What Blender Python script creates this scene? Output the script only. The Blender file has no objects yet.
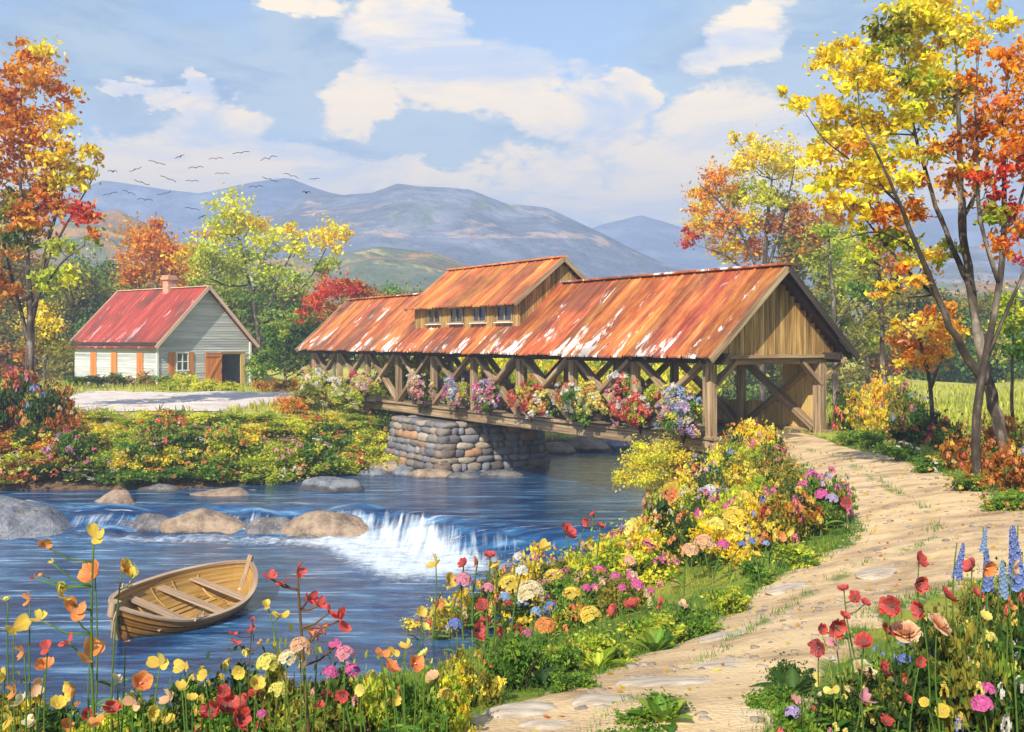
import bpy, math, random
import numpy as np
from mathutils import Vector, Matrix, Quaternion

R = math.radians
rng = np.random.default_rng(7)
random.seed(7)
F, CX, HY, EYE = 1080.0, 512.0, 340.0, 3.33
COL = bpy.context.scene.collection
SC = bpy.context.scene

# ---------------------------------------------------------------- camera, sky, sun
cam_d = bpy.data.cameras.new('camera')
cam = bpy.data.objects.new('camera', cam_d); COL.objects.link(cam)
cam.location = (0, 0, EYE); cam.rotation_euler = (R(90), 0, 0)
cam_d.sensor_width = 36; cam_d.lens = 36 * F / 1024.0
cam_d.shift_y = -26 / 1024.0
cam_d.clip_start = 0.05; cam_d.clip_end = 6000
SC.camera = cam

SUN_AZ = math.atan2(-0.36, -0.86)
SUN_EL = R(38)
sun_dir = Vector((math.cos(SUN_EL)*math.sin(SUN_AZ), math.cos(SUN_EL)*math.cos(SUN_AZ), math.sin(SUN_EL)))
sd = bpy.data.lights.new('sun', 'SUN'); sd.energy = 4.8; sd.angle = R(0.6); sd.color = (1, .93, .80)
so = bpy.data.objects.new('sun', sd); COL.objects.link(so)
so.rotation_euler = sun_dir.to_track_quat('Z', 'Y').to_euler(); so.location = (-20, -20, 40)
SC.view_settings.view_transform = 'Standard'; SC.view_settings.look = 'None'
SC.view_settings.exposure = 0.8; SC.view_settings.gamma = 1
SC.view_settings.use_curve_mapping = False
SC.cycles.max_bounces = 6; SC.cycles.transparent_max_bounces = 4
SC.cycles.volume_bounces = 0
SC.cycles.use_denoising = True

def N(nt, t, **kw):
    n = nt.nodes.new(t)
    ins = kw.pop('ins', {})
    for k, v in kw.items(): setattr(n, k, v)
    for k, v in ins.items():
        if hasattr(v, 'is_output') or isinstance(v, bpy.types.NodeSocket): nt.links.new(v, n.inputs[k])
        else: n.inputs[k].default_value = v
    return n
def math_(nt, op, a, b=None, c=None, clamp=False):
    n = nt.nodes.new('ShaderNodeMath'); n.operation = op; n.use_clamp = clamp
    for i, v in enumerate((a, b, c)):
        if v is None: continue
        if isinstance(v, bpy.types.NodeSocket): nt.links.new(v, n.inputs[i])
        else: n.inputs[i].default_value = v
    return n.outputs[0]
def mixc(nt, fac, a, b, bt='MIX'):
    n = nt.nodes.new('ShaderNodeMix'); n.data_type = 'RGBA'; n.blend_type = bt
    for i, v in ((0, fac), (6, a), (7, b)):
        if isinstance(v, bpy.types.NodeSocket): nt.links.new(v, n.inputs[i])
        else: n.inputs[i].default_value = v if i == 0 else (*v[:3], 1)
    return n.outputs[2]
def mrange(nt, v, a, b, c=0., d=1., it='SMOOTHSTEP'):
    n = nt.nodes.new('ShaderNodeMapRange'); n.interpolation_type = it; n.clamp = True
    nt.links.new(v, n.inputs[0])
    for i, x in enumerate((a, b, c, d)): n.inputs[i+1].default_value = x
    return n.outputs[0]
def ramp(nt, fac, stops):
    n = nt.nodes.new('ShaderNodeValToRGB'); cr = n.color_ramp
    while len(cr.elements) < len(stops): cr.elements.new(0.5)
    for e, (p, c) in zip(cr.elements, stops): e.position = p; e.color = (*c, 1)
    nt.links.new(fac, n.inputs[0]); return n.outputs[0]
def noise(nt, vec, scale, detail=4, rough=.55, dist=0., out=0):
    n = nt.nodes.new('ShaderNodeTexNoise')
    if vec is not None: nt.links.new(vec, n.inputs['Vector'])
    n.inputs['Scale'].default_value = scale; n.inputs['Detail'].default_value = detail
    n.inputs['Roughness'].default_value = rough; n.inputs['Distortion'].default_value = dist
    return n.outputs[out]
def mapping(nt, vec, loc=(0,0,0), rot=(0,0,0), sc=(1,1,1), vt='POINT'):
    n = nt.nodes.new('ShaderNodeMapping'); n.vector_type = vt
    nt.links.new(vec, n.inputs[0])
    n.inputs[1].default_value = loc; n.inputs[2].default_value = rot; n.inputs[3].default_value = sc
    return n.outputs[0]

def make_world():
    w = bpy.data.worlds.new('World'); SC.world = w; w.use_nodes = True
    nt = w.node_tree; nt.nodes.clear()
    sky = N(nt, 'ShaderNodeTexSky', sky_type='NISHITA', sun_disc=False, sun_elevation=SUN_EL, sun_rotation=SUN_AZ,
            air_density=1.0, dust_density=0.6, ozone_density=2.2)
    tc = N(nt, 'ShaderNodeTexCoord')
    sp = N(nt, 'ShaderNodeSeparateXYZ', ins={0: tc.outputs['Generated']})
    az = math_(nt, 'ARCTAN2', sp.outputs[0], sp.outputs[1])
    el = math_(nt, 'ARCSINE', sp.outputs[2])
    cb = N(nt, 'ShaderNodeCombineXYZ', ins={0: az, 1: el, 2: 0.0}).outputs[0]
    # broken, streaky edges
    rot = mapping(nt, cb, rot=(0, 0, R(-35)), sc=(9, 30, 1))
    d1 = noise(nt, rot, 1.0, 5, .6, out=1)
    d2 = noise(nt, mapping(nt, cb, sc=(14, 22, 1)), 1.0, 7, .68, out=1)
    def off(c, amt):
        a = N(nt, 'ShaderNodeVectorMath', operation='SUBTRACT', ins={0: c}); a.inputs[1].default_value = (.5, .5, .5)
        b = N(nt, 'ShaderNodeVectorMath', operation='SCALE', ins={0: a.outputs[0]}); b.inputs[3].default_value = amt
        return b.outputs[0]
    s1 = N(nt, 'ShaderNodeVectorMath', operation='ADD', ins={0: cb, 1: off(d1, .07)}).outputs[0]
    s2 = N(nt, 'ShaderNodeVectorMath', operation='ADD', ins={0: s1, 1: off(d2, .085)}).outputs[0]
    flat = N(nt, 'ShaderNodeVectorMath', operation='MULTIPLY', ins={0: s2}); flat.inputs[1].default_value = (1, 1, 0)
    P = flat.outputs[0]
    def blobs(lst):
        acc = None
        for (x, y, rx, ry, ang) in lst:
            a = math.atan((x - CX) / F); e = math.atan((HY - y) / F * math.cos(a))
            m = mapping(nt, P, loc=(a, e, 0), rot=(0, 0, R(ang)), sc=(rx * 1.22 / F, ry * 1.3 / F, 1), vt='TEXTURE')
            ln = N(nt, 'ShaderNodeVectorMath', operation='LENGTH', ins={0: m}).outputs['Value']
            v = mrange(nt, ln, 1.25, .45)
            acc = v if acc is None else math_(nt, 'MAXIMUM', acc, v)
        return acc
    crisp = blobs([(300, 2, 46, 16, 0), (405, 20, 50, 44, 20), (360, 95, 26, 40, -50), (680, 165, 60, 28, 0), (430, 20, 30, 50, 0), (250, 200, 260, 12, 0), (455, 80, 65, 30, -12), (530, 98, 78, 32, -22), (600, 125, 46, 38, -20),
                   (390, 62, 40, 22, 35), (740, 35, 42, 26, 25), (705, 122, 48, 30, 0), (632, 100, 24, 22, 0),
                   (170, 97, 42, 10, 0), (120, 92, 20, 8, 0), (212, 128, 46, 20, 0), (205, 162, 75, 30, 0), (120, 165, 60, 24, 0), (290, 165, 60, 20, 0),
                   (450, 180, 150, 22, -4), (560, 192, 90, 30, -8), (350, 175, 60, 20, 0), (745, 150, 60, 50, 0), (640, 208, 70, 28, 0), (790, 205, 120, 70, 0), (900, 200, 90, 50, 0),
                   (-160, 150, 160, 40, 0), (1300, 120, 190, 60, 0), (700, -160, 260, 60, 0), (100, -220, 240, 60, 0)])
    soft = blobs([(800, 60, 150, 90, 0), (900, 110, 200, 120, 0), (180, 90, 130, 50, 0), (420, 120, 120, 50, -20), (480, 150, 200, 40, 0), (60, 40, 90, 30, 20), (330, 60, 110, 60, 30)])
    wide = mrange(nt, noise(nt, mapping(nt, tc.outputs['Generated'], sc=(1, 1, 2.4)), 2.4, 6, .6), .56, .70)
    back = mrange(nt, sp.outputs[1], .45, .1)
    crisp = math_(nt, 'MAXIMUM', crisp, math_(nt, 'MULTIPLY', wide, back))
    shade = mrange(nt, noise(nt, rot, .55, 7, .66, .5), .35, .58)
    ccol = mixc(nt, shade, (.50, .57, .70), (1.0, .80, .53))
    scol = mixc(nt, shade, (.20, .36, .56), (.50, .62, .68))
    # colour of the air between the clouds: Nishita, tinted by the streaks of thin cloud
    b1 = N(nt, 'ShaderNodeBackground', ins={0: sky.outputs[0], 1: 0.115})
    b2 = N(nt, 'ShaderNodeBackground', ins={0: scol, 1: .70})
    b3 = N(nt, 'ShaderNodeBackground', ins={0: ccol, 1: .90})
    m1 = N(nt, 'ShaderNodeMixShader', ins={0: math_(nt, 'MULTIPLY', soft, .8), 1: b1.outputs[0], 2: b2.outputs[0]})
    m2 = N(nt, 'ShaderNodeMixShader', ins={0: mrange(nt, crisp, .18, .85), 1: m1.outputs[0], 2: b3.outputs[0]})
    N(nt, 'ShaderNodeOutputWorld', ins={0: m2.outputs[0]})
    w.cycles.sampling_method = 'MANUAL'; w.cycles.sample_map_resolution = 512
make_world()

# ---------------------------------------------------------------- helpers
def at(x, y, Y):
    return Vector(((x - CX) / F * Y, Y, EYE - (y - HY) / F * Y))

class MB:
    """collects faces into one mesh; keeps a colour per face and a grain vector per vertex"""
    def __init__(s, jit=0.): s.jit = jit; s.V = []; s.G = []; s.F = []; s.C = []; s.n = 0
    def add(s, V, Fs, col=(1, 1, 1), G=None):
        V = np.asarray(V, float).reshape(-1, 3)
        if len(V) == 0: return
        s.V.append(V); s.G.append(V if G is None else np.asarray(G, float))
        if isinstance(Fs, np.ndarray): s.F.append((Fs + s.n, Fs.shape[0], Fs.shape[1]))
        else:
            for f in Fs: s.F.append((np.asarray([f]) + s.n, 1, len(f)))
        nf = len(Fs)
        c = np.asarray(col, float)
        s.C.append(np.tile(c, (nf, 1)) if c.ndim == 1 else c)
        s.n += len(V)
    def beam(s, p, q, w, h, up=(0, 0, 1), col=(1, 1, 1), ch=.12):
        p = Vector(p); q = Vector(q); d = q - p; L = d.length
        if L < 1e-6: return
        d.normalize(); up = Vector(up)
        if abs(d.dot(up)) > .98: up = Vector((0, 1, 0)) if abs(d.y) < .9 else Vector((1, 0, 0))
        sx = d.cross(up).normalized(); sy = sx.cross(d).normalized()
        c = ch * min(w, h); a, b = w/2, h/2
        pr = [(-a+c, -b), (a-c, -b), (a, -b+c), (a, b-c), (a-c, b), (-a+c, b), (-a, b-c), (-a, -b+c)]
        V = []; G = []; o = np.random.default_rng(int(abs(p.x*131+p.y*71+p.z*37)*100)+int(L*100)).random(3)*40
        for (e, l) in ((p, 0), (q, L)):
            for (x, y) in pr: V.append(tuple(e + sx*x + sy*y)); G.append((l+o[0], x+o[1], y+o[2]))
        Fs = [[i, (i+1) % 8, 8+(i+1) % 8, 8+i] for i in range(8)] + [[7-i for i in range(8)], [8+i for i in range(8)]]
        s.add(V, Fs, col, G)
    def box(s, lo, hi, col=(1, 1, 1)):
        c = [(lo[i]+hi[i])/2 for i in range(3)]
        # along the longest axis, so the grain runs with it
        d = [hi[i]-lo[i] for i in range(3)]; k = d.index(max(d))
        p = list(c); q = list(c); p[k] = lo[k]; q[k] = hi[k]
        if k == 2: s.beam(p, q, d[0], d[1], (0, 1, 0), col, .04)
        elif k == 1: s.beam(p, q, d[0], d[2], (0, 0, 1), col, .04)
        else: s.beam(p, q, d[1], d[2], (0, 0, 1), col, .04)
    def tube(s, pts, rad, n=7, col=(1, 1, 1), cap=True):
        pts = [Vector(p) for p in pts]; m = len(pts)
        V = []; G = []; prev = None; l = 0; o = rng.random(3)*30
        for i, p in enumerate(pts):
            d = (pts[min(i+1, m-1)] - pts[max(i-1, 0)]).normalized()
            if prev is None:
                a = d.cross(Vector((0, 0, 1)));
                if a.length < .1: a = d.cross(Vector((1, 0, 0)))
            else: a = prev - d*prev.dot(d)
            a.normalize(); prev = a; b = d.cross(a)
            r = r_ = rad[i] if hasattr(rad, '__len__') else rad
            if i: l += (pts[i]-pts[i-1]).length
            for k in range(n):
                t = 2*math.pi*k/n; r = r_*(1+s.jit*(rng.random()-.5))
                V.append(tuple(p + a*(r*math.cos(t)) + b*(r*math.sin(t)))); G.append((l+o[0], k*.1*max(r, .02)*6/n+o[1], o[2]))
        Fs = [[i*n+k, i*n+(k+1) % n, (i+1)*n+(k+1) % n, (i+1)*n+k] for i in range(m-1) for k in range(n)]
        if cap: Fs += [list(range(n))[::-1], [(m-1)*n+k for k in range(n)]]
        s.add(V, Fs, col, G)
    def grid(s, P, col=(1, 1, 1), G=None, flip=False):
        """P: (a,b,3) array of points"""
        a, b = P.shape[:2]
        i, j = np.meshgrid(np.arange(a-1), np.arange(b-1), indexing='ij')
        q = (i*b+j).ravel()
        Fs = np.stack([q, q+1, q+b+1, q+b], 1)
        if flip: Fs = Fs[:, ::-1]
        s.add(P.reshape(-1, 3), Fs, col, None if G is None else G.reshape(-1, 3))
    def mesh(s, name, smooth=False):
        me = bpy.data.meshes.new(name)
        V = np.concatenate(s.V).astype(np.float32); G = np.concatenate(s.G).astype(np.float32)
        lv = np.concatenate([f.ravel() for f, a, b in s.F]).astype(np.int32)
        lt = np.concatenate([np.full(a, b) for f, a, b in s.F]).astype(np.int32)
        ls = np.concatenate([[0], np.cumsum(lt)[:-1]]).astype(np.int32)
        me.vertices.add(len(V)); me.vertices.foreach_set('co', V.ravel())
        me.loops.add(len(lv)); me.loops.foreach_set('vertex_index', lv)
        me.polygons.add(len(lt)); me.polygons.foreach_set('loop_start', ls)
        me.polygons.foreach_set('use_smooth', np.full(len(lt), smooth))
        me.update(calc_edges=True)
        C = np.concatenate(s.C).astype(np.float32)
        ca = me.attributes.new('Col', 'FLOAT_COLOR', 'FACE')
        ca.data.foreach_set('color', np.concatenate([C, np.ones((len(C), 1), np.float32)], 1).ravel())
        ga = me.attributes.new('grain', 'FLOAT_VECTOR', 'POINT'); ga.data.foreach_set('vector', G.ravel())
        return me
    def obj(s, name, mat, parent=None, smooth=False, **tags):
        o = bpy.data.objects.new(name, s.mesh(name, smooth)); COL.objects.link(o)
        o.data.materials.append(mat)
        if parent: o.parent = parent
        for k, v in tags.items(): o[k] = v
        return o

def empty(name, loc=(0, 0, 0), rz=0., **tags):
    o = bpy.data.objects.new(name, None); COL.objects.link(o)
    o.location = loc; o.rotation_euler = (0, 0, rz); o.empty_display_size = .2
    for k, v in tags.items(): o[k] = v
    return o
def inst(name, me, parent, loc=(0, 0, 0), rot=(0, 0, 0), sc=1.):
    o = bpy.data.objects.new(name, me); COL.objects.link(o)
    if parent: o.parent = parent
    o.location = loc; o.rotation_euler = rot; o.scale = (sc, sc, sc) if not hasattr(sc, '__len__') else sc
    return o
def copy_tree(o, parent=None):
    c = o.copy(); COL.objects.link(c)
    if parent: c.parent = parent
    for ch in list(o.children): copy_tree(ch, c)
    return c

# value noise
_perm = np.random.default_rng(3).random((256, 256))
def vnoise(x, y):
    x = np.asarray(x, float); y = np.asarray(y, float)
    xi = np.floor(x).astype(int); yi = np.floor(y).astype(int); fx = x-xi; fy = y-yi
    fx = fx*fx*(3-2*fx); fy = fy*fy*(3-2*fy)
    g = lambda a, b: _perm[a & 255, b & 255]
    return (g(xi, yi)*(1-fx)+g(xi+1, yi)*fx)*(1-fy)+(g(xi, yi+1)*(1-fx)+g(xi+1, yi+1)*fx)*fy
def fbm(x, y, o=4):
    s = 0; a = .5; t = 0
    for i in range(o): s = s+a*vnoise(x*2**i+17*i, y*2**i+9*i); t += a; a *= .5
    return s/t-.5
def sstep(a, b, x):
    t = np.clip((x-a)/(b-a), 0, 1); return t*t*(3-2*t)

# ---------------------------------------------------------------- materials
def newmat(name):
    m = bpy.data.materials.new(name); m.use_nodes = True; nt = m.node_tree; nt.nodes.clear()
    return m, nt
def finish(nt, col, rough=.7, bump=None, bstr=.3, bdist=.02, spec=.4, metal=0., transl=0., rough_s=None, normal=None):
    p = N(nt, 'ShaderNodeBsdfPrincipled')
    if isinstance(col, bpy.types.NodeSocket): nt.links.new(col, p.inputs['Base Color'])
    else: p.inputs['Base Color'].default_value = (*col, 1)
    if rough_s is not None: nt.links.new(rough_s, p.inputs['Roughness'])
    else: p.inputs['Roughness'].default_value = rough
    p.inputs['Metallic'].default_value = metal; p.inputs['Specular IOR Level'].default_value = spec
    if bump is not None:
        b = N(nt, 'ShaderNodeBump', ins={'Strength': bstr, 'Distance': bdist, 'Height': bump})
        nt.links.new(b.outputs[0], p.inputs['Normal'])
    out = p.outputs[0]
    if transl > 0:
        t = N(nt, 'ShaderNodeBsdfTranslucent')
        if isinstance(col, bpy.types.NodeSocket): nt.links.new(col, t.inputs[0])
        else: t.inputs[0].default_value = (*col, 1)
        out = N(nt, 'ShaderNodeMixShader', ins={0: transl, 1: out, 2: t.outputs[0]}).outputs[0]
    N(nt, 'ShaderNodeOutputMaterial', ins={0: out})
def attr(nt, name='Col', out='Color'):
    n = N(nt, 'ShaderNodeAttribute', attribute_name=name); return n.outputs[out]
def objco(nt): return N(nt, 'ShaderNodeTexCoord').outputs['Object']

def m_foliage(name='foliage', transl=.5):
    m, nt = newmat(name)
    c = attr(nt)
    gi = N(nt, 'ShaderNodeNewGeometry').outputs['Random Per Island']
    c2 = N(nt, 'ShaderNodeHueSaturation', ins={'Hue': mrange(nt, gi, 0, 1, .485, .515, 'LINEAR'), 'Value': mrange(nt, gi, 0, 1, .75, 1.25, 'LINEAR'), 'Color': c}).outputs[0]
    finish(nt, c2, .55, transl=transl, spec=.25); return m
def m_petal(name='petal'):
    m, nt = newmat(name)
    c = attr(nt)
    n = noise(nt, mapping(nt, attr(nt, 'grain', 'Vector'), sc=(.5, 9, 1)), 1.6, 4)
    c2 = mixc(nt, mrange(nt, n, .35, .7), c, (1, .9, .75), 'MIX')
    c3 = mixc(nt, .28, c, c2); v2 = N(nt, 'ShaderNodeHueSaturation', ins={'Value': mrange(nt, n, .35, .65, .72, 1.1, 'LINEAR'), 'Color': c3}).outputs[0]; c3 = v2
    finish(nt, c3, .6, bump=n, bstr=.4, bdist=.004, transl=.42, spec=.15); return m
def m_wood(name, c1, c2, c3, rough=.75, gs=1., streak=.5, bstr=.5):
    m, nt = newmat(name)
    g = attr(nt, 'grain', 'Vector')
    a = noise(nt, mapping(nt, g, sc=(.6*gs, 14*gs, 14*gs)), 1., 6, .65)
    b = noise(nt, mapping(nt, g, sc=(.25, 1.2, 1.2)), 1., 4, .6)
    cc = ramp(nt, a, [(.3, c1), (.5, c2), (.72, c3)])
    t = mixc(nt, mrange(nt, b, .35, .68, 0, streak), cc, c1)
    t = mixc(nt, 1., t, attr(nt), 'MULTIPLY')
    finish(nt, t, rough, bump=a, bstr=bstr, bdist=.02, spec=.25); return m
def m_noise(name, stops, scale=3., detail=6, rough=.8, bstr=.4, bdist=.03, sc=(1, 1, 1), spec=.3, usecol=False, transl=0.):
    m, nt = newmat(name)
    o = objco(nt)
    a = noise(nt, mapping(nt, o, sc=sc), scale, detail, .62)
    c = ramp(nt, a, stops)
    if usecol: c = mixc(nt, 1., c, attr(nt), 'MULTIPLY')
    finish(nt, c, rough, bump=a, bstr=bstr, bdist=bdist, spec=spec, transl=transl); return m

def m_roof(name, stops, white, amount):
    """rusting sheet metal: every sheet has its own tone (Col), rust runs down the slope, flaked pale patches (grain.x runs along the eave, grain.y down the slope)"""
    m, nt = newmat(name)
    g = attr(nt, 'grain', 'Vector')
    a = noise(nt, mapping(nt, g, sc=(2.6, .45, 1)), 1., 6, .7)
    b = noise(nt, mapping(nt, g, loc=(5, 3, 0), sc=(.35, .3, 1)), 1., 5, .6)
    c = ramp(nt, a, stops)
    c = mixc(nt, 1., c, attr(nt), 'MULTIPLY')
    w = noise(nt, mapping(nt, g, loc=(9, 1, 0), rot=(0, 0, R(12)), sc=(1.1, .42, 1)), 1., 7, .75, .3)
    s = N(nt, 'ShaderNodeSeparateXYZ', ins={0: g}).outputs[1]
    low = mrange(nt, s, 0, 4.6, -.035, .07, 'LINEAR')
    wm = mrange(nt, math_(nt, 'ADD', w, low), amount, amount+.05)
    c = mixc(nt, wm, c, white)
    c = mixc(nt, mrange(nt, b, .47, .66, 0, .7), c, (.11, .04, .022))
    ro = mrange(nt, a, .3, .7, .42, .7, 'LINEAR')
    finish(nt, c, bump=a, bstr=.25, bdist=.02, rough_s=ro, spec=.45, metal=.0)
    return m

def m_rock(name, light, mid, dark, moss=(.12, .13, .04)):
    m, nt = newmat(name)
    o = objco(nt)
    a = noise(nt, o, 1.6, 8, .68); b = noise(nt, mapping(nt, o, sc=(1, 1, 3)), 5., 5, .65)
    c = ramp(nt, a, [(.3, dark), (.48, mid), (.68, light)])
    c = mixc(nt, mrange(nt, b, .55, .72, 0, .6), c, dark)
    nz = N(nt, 'ShaderNodeSeparateXYZ', ins={0: N(nt, 'ShaderNodeNewGeometry').outputs['Normal']}).outputs[2]
    c = mixc(nt, math_(nt, 'MULTIPLY', mrange(nt, nz, .5, .95), mrange(nt, a, .55, .62, 0, .5)), c, moss)
    li = noise(nt, o, 14., 3, .7)
    c = mixc(nt, mrange(nt, li, .60, .66, 0, .55), c, (.50, .48, .40))
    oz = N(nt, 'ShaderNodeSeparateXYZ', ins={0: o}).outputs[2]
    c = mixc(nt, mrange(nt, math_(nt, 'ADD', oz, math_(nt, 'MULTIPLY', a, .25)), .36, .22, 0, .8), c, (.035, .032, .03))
    vo = N(nt, 'ShaderNodeTexVoronoi', feature='DISTANCE_TO_EDGE', ins={'Vector': o, 'Scale': 1.3}).outputs['Distance']
    h = math_(nt, 'ADD', math_(nt, 'ADD', a, math_(nt, 'MULTIPLY', b, .4)), mrange(nt, vo, 0, .03, 0, .05))
    finish(nt, c, .75, bump=h, bstr=1., bdist=.14, spec=.35); return m

M = {}
M['foliage'] = m_foliage()
M['petal'] = m_petal()
M['bark'] = m_wood('bark', (.018, .013, .010), (.09, .065, .048), (.46, .38, .30), .9, 2.2, .5, 1.)
M['oldwood'] = m_wood('weathered_timber', (.09, .055, .03), (.36, .24, .13), (.62, .48, .30), .8, .8, .45, .6)
M['gablewood'] = m_wood('gable_boards', (.10, .05, .015), (.50, .29, .09), (.80, .56, .24), .8, .8, .55, .6)
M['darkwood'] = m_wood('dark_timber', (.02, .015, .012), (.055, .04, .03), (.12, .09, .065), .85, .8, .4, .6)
M['wallwood'] = m_wood('side_boards', (.34, .20, .06), (.68, .46, .16), (.80, .62, .28), .8, .8, .35, .6)  # ochre raised so the bridge's board wall looks sunlit; light in the colour
M['deckwood'] = m_wood('deck_planks', (.10, .07, .045), (.26, .19, .12), (.42, .32, .21), .85, .8, .4, .6)
M['boatwood'] = m_wood('boat_planks', (.12, .045, .008), (.40, .18, .03), (.62, .34, .08), .45, 1.2, .4, .4)
M['boatrim'] = m_wood('boat_rim', (.22, .13, .07), (.45, .31, .19), (.66, .50, .34), .5, 1.2, .4, .4)
M['boatinside'] = m_wood('boat_inside', (.15, .07, .015), (.42, .24, .06), (.66, .42, .14), .55, 1.2, .4, .4)
M['siding'] = m_wood('pale_siding', (.34, .35, .34), (.56, .57, .55), (.72, .72, .68), .75, .5, .3, .3)
M['orangewood'] = m_wood('orange_paint', (.42, .13, .03), (.60, .21, .05), (.72, .30, .09), .6, .5, .3, .3)
M['trim'] = m_wood('white_trim', (.6, .58, .54), (.75, .73, .7), (.82, .8, .77), .6, .5, .2, .2)
M['paletrim'] = m_wood('rake_trim', (.45, .28, .18), (.65, .45, .33), (.78, .62, .5), .6, .5, .2, .2)
M['roof'] = m_roof('rusty_roof', [(.28, (.13, .035, .018)), (.42, (.32, .07, .02)), (.54, (.52, .15, .035)), (.66, (.62, .26, .08)), (.78, (.52, .36, .24))], (.80, .76, .70), .60)
M['roof2'] = m_roof('orange_roof', [(.28, (.28, .07, .025)), (.45, (.54, .16, .04)), (.6, (.68, .26, .06)), (.75, (.70, .36, .15))], (.8, .72, .6), .68)
M['redroof'] = m_roof('red_roof', [(.3, (.24, .035, .022)), (.5, (.38, .05, .03)), (.7, (.50, .12, .07))], (.60, .36, .36), .60)
M['brick'] = m_noise('chimney_brick', [(.35, (.45, .20, .12)), (.6, (.68, .36, .24)), (.75, (.74, .48, .36))], 5.)
M['rocktan'] = m_rock('tan_rock', (.52, .38, .26), (.30, .21, .14), (.07, .06, .055))
M['rockgrey'] = m_rock('grey_rock', (.38, .38, .42), (.18, .19, .22), (.05, .055, .07))
M['rockwet'] = m_rock('wet_rock', (.34, .30, .26), (.14, .13, .13), (.04, .045, .055))
M['dark'] = m_noise('dark_inside', [(.3, (.015, .012, .01)), (.7, (.04, .03, .025))])
M['glass'] = m_noise('window_glass', [(.3, (.03, .035, .045)), (.7, (.06, .07, .09))], rough=.08, bstr=0.02, spec=.8)
M['iron'] = m_noise('iron', [(.3, (.03, .025, .02)), (.7, (.09, .06, .05))], rough=.5)
M['bird'] = m_noise('dark_feathers', [(.3, (.008, .008, .01)), (.7, (.025, .024, .028))], rough=.6)
M['stonepale'] = m_noise('pale_stone', [(.3, (.30, .22, .15)), (.5, (.50, .41, .30)), (.72, (.66, .58, .48))], 4., sc=(1, 3, 1), bstr=.5)

# ---------------------------------------------------------------- lie of the land
LBANK = [(-420, 60), (-120, 52), (-60, 47), (-40, 45.5), (-21, 44), (-13, 44.7), (-9.3, 47.3), (-6.3, 50.5), (-7.5, 55), (-4, 59.5), (1, 61), (6, 61.5), (12, 63), (16, 70), (18, 90), (20, 130), (25, 300), (30, 900)]
RBANK = [(-420, 5), (-120, 11), (-60, 13.5), (-20, 15), (-8, 16), (-4, 18), (-1.8, 22), (-.2, 25), (1.8, 28), (3.8, 31), (5.0, 36), (5.8, 42), (7.5, 48), (10.5, 53), (15, 57), (22, 66), (25, 90), (28, 130), (33, 300), (40, 900)]
POLY = np.array(LBANK + RBANK[::-1], float)
CREST = np.array([(-420, 60), (-60, 41), (-22, 40.2), (-12, 39.8), (-7, 39.6), (-4.6, 39.2), (-3.4, 38.2), (-2.2, 36.8), (-.8, 35.8), (1.2, 35.1), (3.5, 34.6), (8, 34), (30, 30)], float)
for _ in range(2):
    CREST = np.concatenate([[CREST[0]], np.stack([CREST[:-1]*.75+CREST[1:]*.25, CREST[:-1]*.25+CREST[1:]*.75], 1).reshape(-1, 2), [CREST[-1]]])
def seg_dist(X, Y, pts, closed=False):
    best = np.full(np.shape(X), 1e9)
    n = len(pts)
    for i in range(n if closed else n-1):
        ax, ay = pts[i]; bx, by = pts[(i+1) % n]
        dx, dy = bx-ax, by-ay
        t = np.clip(((X-ax)*dx+(Y-ay)*dy)/(dx*dx+dy*dy), 0, 1)
        best = np.minimum(best, np.hypot(X-ax-t*dx, Y-ay-t*dy))
    return best
def inside(X, Y, P):
    c = np.zeros(np.shape(X), bool); n = len(P)
    for i in range(n):
        x1, y1 = P[i]; x2, y2 = P[(i+1) % n]
        if y1 == y2: continue
        cond = ((y1 > Y) != (y2 > Y)) & (X < (x2-x1)*(Y-y1)/(y2-y1)+x1)
        c ^= cond
    return c
CRP = np.concatenate([CREST, [(60, 1200), (-420, 1200)]])
def crest_s(X, Y):
    d = seg_dist(X, Y, CREST); return np.where(inside(X, Y, CRP), d, -d)
ZUP, ZLO = -2.8, -3.5
def WL(X, Y):
    s = crest_s(X, Y)
    return ZLO + (ZUP-ZLO)*sstep(-1.9, .5, s), s
def H(X, Y, rough=True):
    X = np.asarray(X, float); Y = np.asarray(Y, float)
    d = seg_dist(X, Y, POLY, True); ins = inside(X, Y, POLY)
    zw, s = WL(X, Y)
    dl = seg_dist(X, Y, np.array(LBANK)); dr = seg_dist(X, Y, np.array(RBANK))
    near = dr < dl
    Br = 1.85*np.clip(1-Y/36, -.2, 1.2) ; Br = np.where(Y > 36, 0, Br)
    Br = Br - .5*sstep(0, -14, Y)
    B = np.where(near, Br, 0.)
    und = fbm(X*.06+3, Y*.06, 3)*sstep(60, 120, np.hypot(X, Y))*5
    B = B + und + .012*np.clip(Y-110, 0, 500)
    sl = np.interp(Y, [10, 16, 22, 30, 38, 60], [.46, .50, .62, .95, 1.0, .7])
    sl = np.where(near, sl, .62)
    t = sl*d/(B-zw)
    f = t/(1+t**5)**(1/5)
    z = zw+(B-zw)*f
    if rough:
        z = z + (fbm(X*.7, Y*.7, 4)*.22 + fbm(X*3, Y*3, 2)*.03)*sstep(.3, 3, d)*np.where(near & (Y < 34), .6, 1.)
    bed = zw-.10-.5*sstep(0, 3, d)
    return np.where(ins, bed, z)
def h1(x, y): return float(H(np.array([x]), np.array([y]))[0])
_YS = np.concatenate([np.arange(2.5, 20, .08), np.arange(20, 90, .25), np.arange(90, 400, 2)])
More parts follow.
